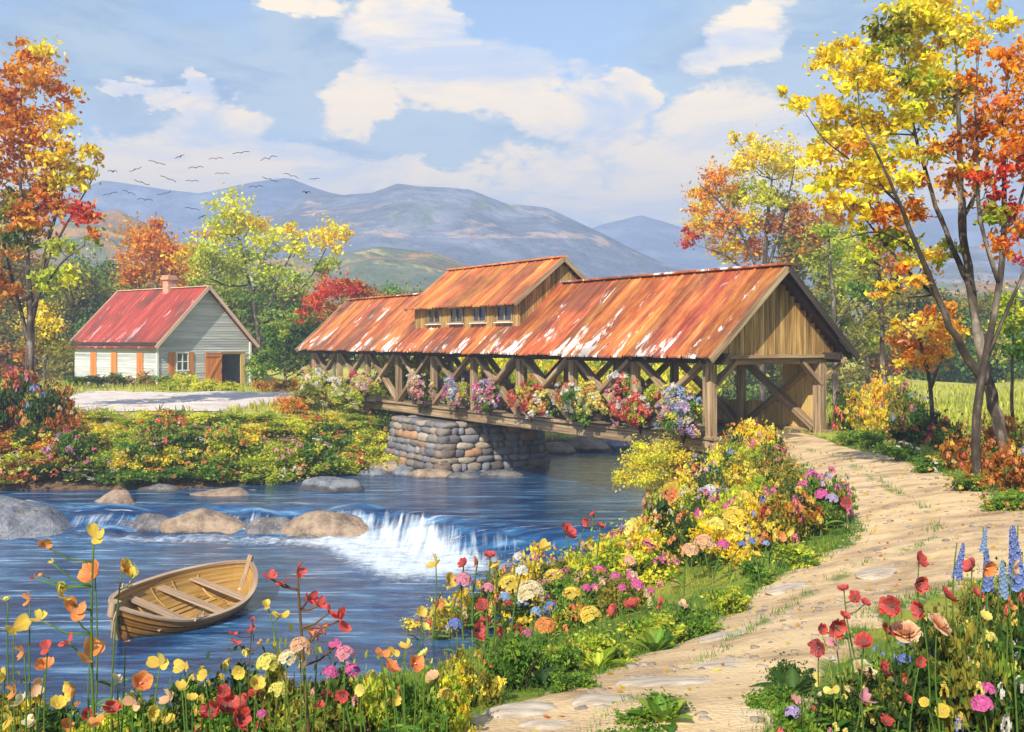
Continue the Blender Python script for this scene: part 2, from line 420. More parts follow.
def gp(px, py, ymax=400):
    """where the sight line through this spot of the picture meets the land (None over the water)"""
    X = (px-CX)/F*_YS; Z = EYE-(py-HY)/F*_YS
    h = H(X, _YS); k = np.nonzero((Z < h) & (_YS < ymax))[0]
    if len(k) == 0: return None
    k = k[0]
    if inside(np.array([X[k]]), np.array([_YS[k]]), POLY)[0]: return None
    return Vector((X[k], _YS[k], h[k]))
def crest_pt(px, y0=3.5, y1=26):
    """top of the near bank in this direction"""
    ys = np.arange(y0, y1, .1); X = (px-CX)/F*ys; h = H(X, ys)
    e = (h-EYE)/ys; k = int(np.argmax(e)); return Vector((X[k], ys[k], h[k]))
# ---------------------------------------------------------------- ground
def axis(parts):
    out = []
    for a, b, s in parts: out.append(np.arange(a, b, s))
    return np.unique(np.round(np.concatenate(out), 4))
def make_ground():
    xs = axis([(-1500, -200, 60), (-200, -60, 8), (-60, -26, 1.2), (-26, -10, .45), (-10, 12, .2), (12, 26, .45), (26, 60, 1.5), (60, 200, 8), (200, 1500, 60)])
    ys = axis([(-300, -40, 40), (-40, -6, 4), (-6, 2, .8), (2, 12, .14), (12, 40, .3), (40, 70, .5), (70, 130, 2), (130, 300, 8), (300, 1500, 60)])
    X, Y = np.meshgrid(xs, ys, indexing='ij'); Z = H(X, Y)
    b = MB(); b.grid(np.stack([X, Y, Z], 2), flip=True)
    m, nt = newmat('meadow_ground'); o = objco(nt)
    a = noise(nt, o, .35, 6, .65); c = noise(nt, o, 3.0, 6, .7); dd = noise(nt, mapping(nt, o, sc=(3, 3, 1)), 14., 4, .7)
    g = ramp(nt, a, [(.30, (.07, .14, .02)), (.46, (.15, .24, .03)), (.58, (.34, .36, .05)), (.72, (.48, .36, .08))])
    g2 = mixc(nt, mrange(nt, c, .5, .68, 0, .5), g, (.05, .10, .02))
    g3 = mixc(nt, mrange(nt, dd, .55, .75, 0, .5), g2, (.30, .27, .08))
    yy = N(nt, 'ShaderNodeSeparateXYZ', ins={0: o}).outputs[1]
    g3 = mixc(nt, math_(nt, 'MULTIPLY', mrange(nt, yy, 30, 48), mrange(nt, c, .35, .6, .25, .8)), g3, (.66, .60, .14))
    nz = N(nt, 'ShaderNodeSeparateXYZ', ins={0: N(nt, 'ShaderNodeNewGeometry').outputs['Normal']}).outputs[2]
    pz = N(nt, 'ShaderNodeSeparateXYZ', ins={0: o}).outputs[2]
    soil = ramp(nt, c, [(.35, (.07, .045, .025)), (.6, (.19, .12, .07)), (.75, (.30, .22, .14))])
    f = math_(nt, 'MAXIMUM', mrange(nt, math_(nt, 'ADD', pz, math_(nt, 'MULTIPLY', a, .6)), -1.7, -2.2), mrange(nt, nz, .74, .62, 0, .7))
    finish(nt, mixc(nt, f, g3, soil), .95, bump=math_(nt, 'ADD', c, dd), bstr=.6, bdist=.06, spec=.15)
    b.obj('ground', m, smooth=True, kind='structure')
make_ground()

# ---------------------------------------------------------------- river
def make_water():
    xs = axis([(-420, -60, 20), (-60, -30, 1.), (-30, 8, .16), (8, 30, .6), (30, 60, 3)])
    ys = axis([(5, 14, 1.5), (14, 28, .3), (28, 46, .13), (46, 66, .3), (66, 130, 3), (130, 901, 40)])
    X, Y = np.meshgrid(xs, ys, indexing='ij')
    z, s = WL(X, Y)
    # the sill is a row of rounded boulders: the sheet of water bulges over each
    near = np.exp(-((s+.3)/1.1)**2)
    lob = (fbm(X*.55+5, Y*.15, 3))*.7*near
    tw = sstep(-6, -3.5, X)*sstep(2.5, 0, X)          # the main chute, where the water curls toward the camera
    z = z + lob*(1-tw) + near*.10*np.sin((X*.9+Y*1.3)*3.1+fbm(X, Y, 2)*6)*.5
    foamy = np.exp(-((s+2.4)/1.6)**2)
    z = z + foamy*fbm(X*2.2, Y*2.2, 4)*.26 + fbm(X*.9, Y*1.6, 3)*.035*sstep(0, -2, s)
    foam = np.clip(np.exp(-((s+2.7)/(1.3+1.9*np.exp(-((X+3.2)/2.4)**2)))**2)*1.05*sstep(-17, -13, X)*(.30+.42*sstep(0, -3.5, X)+.62*np.exp(-((X+2.8)/3.2)**2)), 0, 1)*np.where(s < 0, 1, .7)
    face = np.exp(-((s+.8)/.8)**2)*sstep(-18, -15, X)*(.36+.34*np.exp(-((X+2.8)/2.4)**2)+.30*sstep(-3, -6, X))
    foam = np.maximum(foam*(1-.1*sstep(-4, -12, X)), face)
    b = MB(); G = np.stack([X, s, foam], 2)
    b.grid(np.stack([X, Y, z], 2), G=G, flip=True)
    m, nt = newmat('river_water')
    g = attr(nt, 'grain', 'Vector'); sg = N(nt, 'ShaderNodeSeparateXYZ', ins={0: g})
    o = objco(nt)
    r1 = noise(nt, mapping(nt, o, rot=(0, 0, R(8)), sc=(.9, 2.6, 1)), 1.2, 5, .6, .4)
    r2 = noise(nt, mapping(nt, o, rot=(0, 0, R(-6)), sc=(.35, 1.7, 1)), 1.0, 5, .62, .3)
    # run of the water down the chute: long in s, thin across
    r3 = noise(nt, mapping(nt, g, rot=(0, 0, R(-22)), sc=(4.2, .34, 0)), 1.0, 5, .55, .5)
    base = ramp(nt, r2, [(.30, (.003, .014, .05)), (.45, (.008, .04, .12)), (.57, (.03, .12, .26)), (.70, (.24, .40, .55))])
    depthy = mrange(nt, sg.outputs[1], 1, 12)
    base = mixc(nt, math_(nt, 'MULTIPLY', depthy, .35), base, (.01, .04, .12))
    f = sg.outputs[2]
    iso = noise(nt, mapping(nt, o, sc=(1.1, 1.7, 1)), 2.6, 8, .72, .5)
    down = mrange(nt, sg.outputs[1], -1.2, -2.6)
    tex = math_(nt, 'ADD', math_(nt, 'MULTIPLY', r3, math_(nt, 'SUBTRACT', 1., math_(nt, 'MULTIPLY', down, .75))), math_(nt, 'MULTIPLY', iso, math_(nt, 'ADD', .12, math_(nt, 'MULTIPLY', down, .8))))
    fm = mrange(nt, math_(nt, 'ADD', math_(nt, 'MULTIPLY', f, .66), tex), .86, 1.30)
    streak = noise(nt, mapping(nt, o, loc=(3, 7, 0), sc=(.16, 3.2, 1)), 1.3, 6, .7)
    st = mrange(nt, streak, .60, .68, 0, .8)
    fm2 = math_(nt, 'MAXIMUM', fm, st)
    col = mixc(nt, fm2, base, (.66, .73, .78))
    rough = mrange(nt, fm2, 0, 1, .09, .6, 'LINEAR')
    h = math_(nt, 'ADD', math_(nt, 'MULTIPLY', r1, .7), math_(nt, 'ADD', math_(nt, 'MULTIPLY', r2, .5), math_(nt, 'MULTIPLY', math_(nt, 'MULTIPLY', r3, f), .6)))
    finish(nt, col, bump=h, bstr=.55, bdist=.14, rough_s=rough, spec=.42)
    b.obj('river_water', m, smooth=True, kind='structure')
make_water()

# ---------------------------------------------------------------- paths
def strip(name, rows, mat, ncol=22, lift=.035, jit=.12):
    P = []
    for k, (a, b) in enumerate(rows):
        d = (b-a); L = d.length
        u0 = -jit*(.4+2*vnoise(k*.35, 1.3)); u1 = jit*(.4+2*vnoise(k*.35, 8.3))
        a2 = a+d.normalized()*u0; b2 = b+d.normalized()*u1
        t = np.linspace(0, 1, ncol)
        X = a2.x+(b2.x-a2.x)*t; Y = a2.y+(b2.y-a2.y)*t
        P.append((X, Y, t))
    X = np.array([p[0] for p in P]); Y = np.array([p[1] for p in P]); T = np.array([p[2] for p in P])
    Z = H(X, Y)+lift*(1-(2*T-1)**8)-.02*((2*T-1)**8) + fbm(X*2.3, Y*2.3, 3)*.03
    b = MB(); b.grid(np.stack([X, Y, Z], 2), G=np.stack([X, Y, T], 2), flip=True)
    return b.obj(name, mat, smooth=True, kind='structure')
def m_path(name, stops, green, ga=.62):
    m, nt = newmat(name); o = objco(nt); g = attr(nt, 'grain', 'Vector')
    a = noise(nt, mapping(nt, o, sc=(1, 1.6, 1)), .9, 7, .68); c = noise(nt, o, 22., 4, .7); e = noise(nt, mapping(nt, o, sc=(1, .4, 1)), 2.2, 5, .65)
    col = ramp(nt, a, stops)
    col = mixc(nt, mrange(nt, c, .5, .8, 0, .5), col, (.36, .24, .14))
    big = noise(nt, mapping(nt, o, loc=(4, 4, 0), rot=(0, 0, R(30)), sc=(.5, 1.3, 1)), .6, 6, .7)
    col = mixc(nt, mrange(nt, big, .52, .66, 0, .42), col, (.34, .24, .17))
    t = N(nt, 'ShaderNodeSeparateXYZ', ins={0: g}).outputs[2]
    edge = math_(nt, 'ABSOLUTE', math_(nt, 'SUBTRACT', t, .5))
    ge = mrange(nt, math_(nt, 'ADD', edge, math_(nt, 'MULTIPLY', e, .5)), .66, .74)
    mid = math_(nt, 'MULTIPLY', mrange(nt, math_(nt, 'ABSOLUTE', math_(nt, 'SUBTRACT', t, .42)), .07, .0), mrange(nt, e, .5, .62, 0, .8))
    gm = math_(nt, 'MAXIMUM', ge, mid)
    col = mixc(nt, gm, col, green)
    vo = N(nt, 'ShaderNodeTexVoronoi', ins={'Vector': o, 'Scale': 26.}).outputs['Distance']
    finish(nt, col, .9, bump=math_(nt, 'ADD', math_(nt, 'ADD', math_(nt, 'MULTIPLY', a, .4), c), math_(nt, 'MULTIPLY', vo, -.6)), bstr=.5, bdist=.03, spec=.2)
    return m
EDGE = np.array([(436, 752, 815), (448, 770, 850), (460, 790, 905), (475, 808, 950), (490, 822, 985), (510, 842, 1040), (530, 848, 1075), (548, 836, 1090),
        (565, 798, 1050), (580, 765, 985), (600, 742, 925), (620, 716, 880), (645, 670, 850), (665, 618, 825), (690, 560, 805), (715, 500, 792), (740, 452, 790), (800, 380, 790)], float)
PATHS = []
def make_paths():
    rows = []
    for y in np.arange(436.5, 800, 3.2):
        l = np.interp(y, EDGE[:, 0], EDGE[:, 1]); r = np.interp(y, EDGE[:, 0], EDGE[:, 2])
        a = gp(l, y); b = gp(r, y)
        if a and b: rows.append((a, b))
    sand = m_path('sandy_earth', [(.3, (.26, .16, .09)), (.43, (.54, .37, .20)), (.56, (.74, .53, .28)), (.72, (.72, .56, .36))], (.10, .17, .03))
    PATHS.append(np.array([(a.x, a.y) for a, b in rows]+[(b.x, b.y) for a, b in rows[::-1]]))
    strip('sandy_path', rows[::-1], sand)
    rows = []
    for y in np.arange(391.5, 413, .7):
        l = np.interp(y, [391, 397, 405, 413], [90, 66, 62, 92]); r = np.interp(y, [391, 397, 405, 413], [330, 300, 262, 205])
        a = gp(l, y); b = gp(r, y)
        if a and b: rows.append((a, b))
    pale = m_path('pale_gravel', [(.3, (.55, .45, .38)), (.5, (.70, .62, .55)), (.72, (.78, .72, .66))], (.25, .24, .06))
    PATHS.append(np.array([(a.x, a.y) for a, b in rows]+[(b.x, b.y) for a, b in rows[::-1]]))
    strip('gravel_path', rows[::-1], pale, 40, .05, .5)
make_paths()

# ---------------------------------------------------------------- hills and mountains
def ridge(name, D, prof, depth, mat, amp, seed, step=None, freq=1.):
    px = np.array([p[0] for p in prof], float); py = np.array([p[1] for p in prof], float)
    step = step or D*.006
    X = np.arange((px[0]-CX)/F*D, (px[-1]-CX)/F*D, step)
    hz = EYE+(HY-np.interp(CX+X/D*F, px, py))/F*D
    T = np.linspace(-1, 1, 46)
    P = np.zeros((len(X), len(T), 3))
    for j, t in enumerate(T):
        y = D+t*depth+np.zeros_like(X)
        sh = (1-abs(t))**(1.15 if t < 0 else .9)
        w = fbm(X*freq/D*16+seed, y*freq/D*16, 5)
        rid = 1-abs(2*fbm(X*freq/D*9+seed*2, y*freq/D*14+t*2, 4)*2.2)
        z = hz*sh*(1+0*w)+amp*hz.max()*(w*1.2+.55*(rid-.6))*sh**.6*np.clip(abs(t)*4+.12, 0, 1)
        P[:, j] = np.stack([X, y, np.maximum(z, 0)-4*(abs(t) > .97)], 1)
    b = MB(); b.grid(P, flip=True)
    return b.obj(name, mat, smooth=True, kind='structure')
def m_mtn(name, stops, patch, sc1, sc2):
    m, nt = newmat(name); o = objco(nt)
    a = noise(nt, mapping(nt, o, rot=(0, R(30), R(20)), sc=(sc1, sc1*1.4, sc1*2.4)), 1., 8, .66, .6)
    c = noise(nt, mapping(nt, o, loc=(9, 2, 4), rot=(0, R(-25), 0), sc=(sc2, sc2, sc2*2)), 1., 6, .6, .5)
    d = noise(nt, mapping(nt, o, sc=(sc1*14,)*3), 1., 4, .7)
    col = ramp(nt, a, stops)
    for k, (pc, lo) in enumerate(patch):
        c2 = noise(nt, mapping(nt, o, loc=(11*k, 5*k, 3), rot=(0, R(-20), 0), sc=(sc2, sc2*1.3, sc2*2.6)), 1., 6, .65, .8)
        col = mixc(nt, mrange(nt, c2, lo, lo+.09, 0, .6), col, pc)
    col = mixc(nt, mrange(nt, d, .45, .7, 0, .4), col, (.03, .05, .03))
    finish(nt, col, .95, bump=math_(nt, 'ADD', a, d), bstr=.45, bdist=4., spec=.1); return m
def make_mountains():
    far = m_mtn('far_rock_haze_tint', [(.3, (.04, .08, .18)), (.5, (.09, .14, .27)), (.7, (.22, .28, .42))], [((.34, .36, .38), .60)], .012, .013)  # far rock shifted to blue: distance haze painted into the slope colours
    mid = m_mtn('mountain_haze_tint', [(.3, (.05, .08, .14)), (.5, (.12, .15, .22)), (.7, (.28, .30, .38))], [((.62, .42, .30), .56), ((.10, .16, .10), .57)], .016, .018)  # grey rock pushed blue-violet, part of the haze is in the colour
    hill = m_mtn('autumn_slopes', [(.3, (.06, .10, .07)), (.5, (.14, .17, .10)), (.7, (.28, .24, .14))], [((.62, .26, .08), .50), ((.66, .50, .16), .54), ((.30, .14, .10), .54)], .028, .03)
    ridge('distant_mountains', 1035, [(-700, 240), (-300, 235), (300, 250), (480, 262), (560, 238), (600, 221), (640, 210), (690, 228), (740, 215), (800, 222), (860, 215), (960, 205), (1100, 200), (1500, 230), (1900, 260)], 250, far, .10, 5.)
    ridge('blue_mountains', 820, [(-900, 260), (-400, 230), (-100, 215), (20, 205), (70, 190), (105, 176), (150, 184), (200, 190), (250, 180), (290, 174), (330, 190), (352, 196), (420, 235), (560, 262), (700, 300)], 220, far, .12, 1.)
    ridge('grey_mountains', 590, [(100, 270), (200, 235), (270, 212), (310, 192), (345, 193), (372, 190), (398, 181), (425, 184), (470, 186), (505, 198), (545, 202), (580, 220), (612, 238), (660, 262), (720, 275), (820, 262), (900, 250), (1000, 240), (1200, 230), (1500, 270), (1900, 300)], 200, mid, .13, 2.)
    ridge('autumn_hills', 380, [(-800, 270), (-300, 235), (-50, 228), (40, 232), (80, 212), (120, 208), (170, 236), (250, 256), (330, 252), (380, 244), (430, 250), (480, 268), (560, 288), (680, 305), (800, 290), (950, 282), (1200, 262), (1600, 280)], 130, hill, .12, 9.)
make_mountains()

# ---------------------------------------------------------------- stone work
def stone_block(name, mat_, faces, top, bottom, batter, loc, rz, tags, stone=.5, seed=1):
    """faces: rectangle (x0,x1,y0,y1) at the top; rough courses of separate stones on the four faces, a core behind"""
    root = empty(name, loc, rz, **tags)
    x0, x1, y0, y1 = faces; rg = np.random.default_rng(seed)
    core = MB(); hh = top-bottom
    def corner(z, sx, sy):
        k = (top-z)/hh*batter
        return ((x0-k if sx < 0 else x1+k), (y0-k if sy < 0 else y1+k))
    V = []
    for z in (top-.05, bottom-.4):
        for sx, sy in ((-1, -1), (1, -1), (1, 1), (-1, 1)):
            c = corner(z, sx, sy); V.append((c[0]-.12*sx, c[1]-.12*sy, z))
    core.add(V, [[0, 1, 2, 3], [0, 4, 5, 1], [1, 5, 6, 2], [2, 6, 7, 3], [3, 7, 4, 0]], (.25, .22, .2))
    core.obj('core', M['mortar'], root)
    st = MB()
    z = bottom
    while z < top-.08:
        ch = rg.uniform(.30, .55)*stone/.5; ch = min(ch, top-z)
        zc = z+ch/2
        cs = [corner(zc, *c) for c in ((-1, -1), (1, -1), (1, 1), (-1, 1))]
        for k in range(4):
            a = np.array(cs[k]); b_ = np.array(cs[(k+1) % 4]); L = np.linalg.norm(b_-a); d = (b_-a)/L; nrm = np.array([d[1], -d[0]])
            u = -.1
            while u < L:
                w = rg.uniform(.28, 1.15)*stone/.5; w = min(w, L-u+.15)
                if w < .15: break
                c = a+d*(u+w/2); pebble(st, (c[0]-nrm[0]*.10, c[1]-nrm[1]*.10, zc), (w*.53, .26+rg.uniform(0, .08), ch*rg.uniform(.48, .62)), math.atan2(d[1], d[0])+rg.uniform(-.08, .08), rg)
                u += w*.97
        z += ch*.93
    st.obj('stones', M['stone'], root, smooth=True)
    return root
_ico = None
def ico(sub):
    import bmesh
    bm = bmesh.new(); bmesh.ops.create_icosphere(bm, subdivisions=sub, radius=1)
    V = np.array([v.co[:] for v in bm.verts]); Fs = np.array([[v.index for v in f.verts] for f in bm.faces]); bm.free()
    return V, Fs
ICO2 = ico(2); ICO3 = ico(4)
STONE_COLS = [(.42, .32, .22), (.30, .25, .21), (.24, .24, .27), (.55, .30, .15), (.34, .32, .31), (.18, .16, .16), (.46, .38, .29), (.28, .20, .14)]
def pebble(mb, c, r, rz, rg, col=None):
    V, Fs = ICO2
    S = np.sign(V)*np.abs(V)**.66            # squarish
    S = S*(1+(rg.random((len(V), 1))-.5)*.34)*np.array(r)
    ca, sa = math.cos(rz), math.sin(rz)
    W = np.stack([S[:, 0]*ca-S[:, 1]*sa, S[:, 0]*sa+S[:, 1]*ca, S[:, 2]], 1)+np.array(c)
    mb.add(W, Fs, np.array(col if col is not None else STONE_COLS[rg.integers(len(STONE_COLS))])*rg.uniform(.5, 1.0))
def m_stone():
    m, nt = newmat('pier_stone'); o = objco(nt)
    a = noise(nt, o, 5., 6, .7); c = mixc(nt, mrange(nt, a, .4, .7, 0, .6), attr(nt), (.16, .15, .15))
    finish(nt, c, .85, bump=a, bstr=.7, bdist=.05, spec=.25); return m
M['stone'] = m_stone()
M['mortar'] = m_noise('mortar', [(.3, (.07, .06, .055)), (.7, (.16, .14, .12))])

def rock(name_lab, px, py, wpx, hpx, Y, mat, seed, flat=1., deepr=.7, rz=0., sharp=.0, group=None, lean=0.):
    """boulder whose visible outline is centred near px and whose foot lies at py, depth Y"""
    c = at(px, py, Y); w = wpx*1.25/F*Y/2; h = hpx*.95/F*Y
    V, Fs = ICO3; rg = np.random.default_rng(seed)
    o = rg.random(3)*20
    n = fbm(V[:, 0]*1.3+o[0]+V[:, 2], V[:, 1]*1.3+o[1]-V[:, 2]*.7, 3)
    n2 = fbm(V[:, 0]*4+o[2], V[:, 1]*4+V[:, 2]*3, 3)
    r = 1+n*.6+n2*.12
    P = V*r[:, None]
    # a few broken planes
    for k in range(5):
        d = rg.normal(size=3); d[2] = abs(d[2])*.6; d /= np.linalg.norm(d); lim = rg.uniform(.62, .9)
        pr = P@d; ex = np.maximum(pr-lim, 0); P = P-np.outer(ex*.85, d)
    P = P*np.array([w, w*deepr, h*1.05]); P[:, 2] += P[:, 0]*lean
    P[:, 2] -= h*.05
    b = MB(); b.add(P, Fs)
    ob = b.obj('boulder', mat, smooth=True, label=name_lab, category='rock')
    ob.location = c; ob.rotation_euler = (0, 0, rz)
    if group: ob['group'] = group
    return ob

# ---------------------------------------------------------------- covered bridge
BR = empty('covered_bridge', (8.88, 37.35, 0), R(31.4), label='long covered wooden bridge with rusty orange roof crossing the river on a stone pier', category='bridge')
def bl(x, y, z=0.):      # bridge frame -> world
    a = R(31.4); return Vector((8.88+x*math.cos(a)-y*math.sin(a), 37.35+x*math.sin(a)+y*math.cos(a), z))
def bridge():
    L = 36.3; W = 2.6; rd = np.random.default_rng(11)
    # deck
    d = MB()
    y = -.3
    while y < L+.6:
        w = .28; d.box((-W+.1, y, -.10), (W-.1, y+w-.015, -.02+rd.random()*.012), col=(1, 1, 1) if rd.random() < .6 else (.75, .72, .7)); y += w
    d.obj('deck', M['deckwood'], BR)
    for s in (-1, 1):
        g = MB(); g.beam((s*(W+.02), -.3, -.22), (s*(W+.02), L+.5, -.22), .26, .42); g.beam((s*(W+.08), -.3, .06), (s*(W+.08), L+.5, .06), .34, .12)
        g.obj('side_beam', M['oldwood'], BR)
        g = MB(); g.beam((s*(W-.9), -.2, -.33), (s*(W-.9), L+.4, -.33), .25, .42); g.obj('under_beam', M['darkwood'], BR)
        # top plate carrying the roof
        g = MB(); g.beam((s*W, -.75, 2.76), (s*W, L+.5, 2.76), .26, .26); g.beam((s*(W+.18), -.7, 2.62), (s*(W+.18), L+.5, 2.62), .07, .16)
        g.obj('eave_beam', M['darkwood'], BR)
    np_ = 9; pitch = (L-.2)/np_
    for s in (-1, 1):
        for k in range(np_+1):
            y = k*pitch+.1; w = .38 if k in (0, np_) else .30
            g = MB(); g.beam((s*W, y, -.42 if k in (0,) else .1), (s*W, y, 2.66), w, w, (0, 1, 0)); g.obj('post', M['oldwood'], BR)
        for k in range(np_):
            y0 = k*pitch+.1; y1 = y0+pitch
            g = MB(); g.beam((s*(W-.06), y0+.15, .14), (s*(W-.06), y1-.15, 2.6), .20, .32, (1, 0, 0)); g.obj('brace', M['oldwood'], BR)
            g = MB(); g.beam((s*(W+.1), y0+.15, 2.6), (s*(W+.1), y1-.15, .14), .18, .30, (1, 0, 0)); g.obj('brace', M['oldwood'], BR)
            if k % 2 == 5:
                g = MB(); g.beam((s*(W-.02), (y0+y1)/2, .1), (s*(W-.02), (y0+y1)/2, 2.66), .13, .13, (0, 1, 0)); g.obj('stud', M['oldwood'], BR)
    # boarded wall along the far side
    f = MB(); y = .4
    while y < L:
        w = rd.uniform(.22, .32)
        top = 2.6 if y < 2.0 else 1.0+rd.uniform(-.05, .05)
        f.beam((W+.2, y+w/2, -.05), (W+.2, y+w/2, top), w-.015, .04, (1, 0, 0), col=np.array((1, 1, 1))*rd.uniform(.75, 1.15)); y += w
    f.obj('board_wall', M['wallwood'], BR)
    # cross beams and knee braces
    for k in range(np_+1):
        y = k*pitch+.1
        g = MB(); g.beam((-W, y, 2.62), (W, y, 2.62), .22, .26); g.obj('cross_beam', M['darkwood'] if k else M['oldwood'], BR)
    for y in (.1, L-.1):
        for s in (-1, 1):
            g = MB(); g.beam((s*(W-.08), y-.12, 1.75), (s*(W-1.05), y-.12, 2.6), .16, .2, (0, 1, 0)); g.obj('knee_brace', M['oldwood'], BR)
    for s in (-1, 1):       # brace under the eave, out on the side
        g = MB(); g.beam((s*(W+.1), .1, 1.9), (s*(W+.62), -.55, 2.62), .12, .14, (0, 1, 0)); g.obj('knee_brace', M['oldwood'], BR)
    # roof
    rise = 3.1/3.45; ridge_z = 5.88; hw = 3.45
    def roof_side(s, y0, y1, zr, hw_, sl, mat, name, cut=None, sheet=.75, seedc=0):
        b = MB(); rc = np.random.default_rng(seedc+(s > 0)*7)
        y = y0
        while y < y1-.01:
            w = min(sheet*rc.uniform(.85, 1.2), y1-y); tone = rc.uniform(.6, 1.25); tint = np.array((1, 1, 1))*tone*np.array((1, rc.uniform(.75, 1.25), rc.uniform(.7, 1.15)))
            prof = [(0, 0), (.035, .075), (.075, .075), (.11, 0), (w*.5, .012), (w*.5+.03, .03), (w*.5+.06, .012), (w, .004)]
            nr = 7; P = np.zeros((len(prof), nr, 3)); G = np.zeros_like(P)
            end = hw_+rc.uniform(-.03, .05); off = rc.uniform(-.01, .02)
            for i, (a, hgt) in enumerate(prof):
                for j in range(nr):
                    u = end*j/(nr-1); z = zr-u*sl+hgt+off+math.sin(j*1.7+y)*.006
                    P[i, j] = (s*u, y+a, z); G[i, j] = (y+a+17*(s > 0), u*math.sqrt(1+sl*sl), 0)
            b.grid(P, np.clip(tint, .4, 1.3), G, flip=(s > 0))
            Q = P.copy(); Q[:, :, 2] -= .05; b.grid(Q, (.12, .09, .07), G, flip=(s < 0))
            # front lip
            b.grid(np.stack([P[:, -1], Q[:, -1]], 1), np.clip(tint, .4, 1.2)*.8, np.stack([G[:, -1], G[:, -1]], 1), flip=(s > 0))
            y += w
        b.obj(name, mat, BR)
    for s in (-1, 1):
        roof_side(s, -.95, L+.75, ridge_z, hw+.02, rise, M['roof'], 'roof', seedc=3)
    g = MB(); g.beam((0, -1.0, ridge_z+.03), (0, 12.6, ridge_z+.03), .42, .08, col=(.9, .8, .8)); g.obj('ridge_cap', M['roof'], BR); g = MB(); g.beam((0, 23.6, ridge_z+.03), (0, L+.8, ridge_z+.03), .42, .08, col=(1.1, 1, 1)); g.obj('ridge_cap', M['roof'], BR)
    # rafters under the eaves
    g = MB()
    for y in np.arange(-.6, L+.6, .8):
        for s in (-1, 1): g.beam((0, y, ridge_z-.16), (s*(hw-.05), y, ridge_z-.16-(hw-.05)*rise), .1, .14, (0, 1, 0))
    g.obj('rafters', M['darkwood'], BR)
    # gable ends: boards, rake boards, lintel
    for (yg, sg) in ((-.12, -1), (L+.1, 1)):
        g = MB(); x = -3.05
        while x < 3.05:
            w = rd.uniform(.20, .30); xm = x+w/2
            top = ridge_z-.14-abs(xm)*rise
            if top > 2.86: g.beam((xm, yg, 2.80+rd.uniform(-.0, .03)), (xm, yg+rd.uniform(-.01, .01), top), w-.012, .045, (0, 1, 0), col=np.array((1, 1, 1))*rd.uniform(.6, 1.15))
            x += w
        g.obj('gable_boards', M['gablewood'], BR)
        g = MB(); g.beam((-3.15, yg+.05*sg, 2.76), (3.15, yg+.05*sg, 2.76), .16, .12); g.obj('lintel', M['oldwood'], BR)
        for s in (-1, 1):
            g = MB(); ye = yg+sg*.80
            g.beam((0, ye, ridge_z-.10), (s*(hw+.02), ye, ridge_z-.10-(hw+.02)*rise), .06, .24, (0, 0, 1))
            g.beam((0, ye-sg*.35, ridge_z-.12), (s*(hw-.1), ye-sg*.35, ridge_z-.12-(hw-.1)*rise), .12, .12, (0, 0, 1))
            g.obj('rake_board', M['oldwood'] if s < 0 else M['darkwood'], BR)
    # raised monitor roof half way along
    y0, y1, zr, sl = 12.6, 23.4, 7.02, .80; wu = 2.15; hm = 2.62
    for s in (-1, 1):
        roof_side(s, y0, y1, zr, hm, sl, M['roof2'], 'raised_roof', seedc=20)
        # side wall of boards between the windows
        wins = [14.1, 16.4, 18.6, 20.9]; ww = 1.25; zb, zt = 4.18, 4.86
        g = MB(); y = y0+.25; ztop = zr-.08-wu*sl; zlow = ridge_z-wu*rise
        while y < y1-.25:
            w = .24; inw = any(c-ww/2-.02 < y+w/2 < c+ww/2+.02 for c in wins)
            for (a, c_) in ([(zlow-.1, zb), (zt, ztop)] if inw else [(zlow-.1, ztop)]):
                g.beam((s*wu, y+w/2, a), (s*wu, y+w/2, c_), w-.01, .05, (1, 0, 0), col=np.array((1, 1, 1))*rd.uniform(.75, 1.1))
            y += w
        g.obj('raised_wall', M['gablewood'], BR)
        for c in wins:
            fr = MB(); X = s*(wu+.04)
            fr.beam((X, c-ww/2, zb), (X, c+ww/2, zb), .1, .09); fr.beam((X, c-ww/2, zt), (X, c+ww/2, zt), .1, .08)
            for yy in (c-ww/2, c, c+ww/2): fr.beam((X, yy, zb), (X, yy, zt), .06, .06, (0, 1, 0))
            fo = fr.obj('window', M['oldwood'], BR)
            si = MB(); si.beam((X+s*.06, c-ww/2-.08, zb-.07), (X+s*.06, c+ww/2+.08, zb-.07), .2, .05); si.obj('sill', M['trim'], fo)
            p = MB(); p.box((X-.05*s-.01, c-ww/2, zb), (X-.05*s+.01, c+ww/2, zt)); p.obj('pane', M['glass'], fo)
    for (yg, sg) in ((y0+.3, -1), (y1-.3, 1)):
        g = MB(); x = -wu-.05
        while x < wu:
            w = .24; xm = x+w/2
            zb_ = max(ridge_z-abs(xm)*rise-.15, 3.6); zt_ = zr-.1-abs(xm)*sl
            g.beam((xm, yg, zb_), (xm, yg, zt_), w-.012, .045, (0, 1, 0), col=np.array((1, 1, 1))*rd.uniform(.6, 1.1)); x += w
        g.obj('raised_gable', M['gablewood'], BR)
        for s in (-1, 1):
            g = MB(); g.beam((0, yg+sg*.32, zr-.06), (s*hm, yg+sg*.32, zr-.06-hm*sl), .06, .2, (0, 0, 1)); g.obj('rake_board', M['oldwood'], BR)
    g = MB(); g.beam((0, y0-.05, zr+.03), (0, y1+.05, zr+.03), .36, .07, col=(1.1, 1.1, 1)); g.obj('ridge_cap', M['roof2'], BR)
bridge()
stone_block('stone_pier', None, (-3.75, 1.5, 17.0, 22.2), -.5, -3.3, .35, (8.88, 37.35, 0), R(31.4),
            dict(label='thick pier of rough mixed brown and grey stones standing in the river under the bridge', category='bridge pier'), .5, 4)
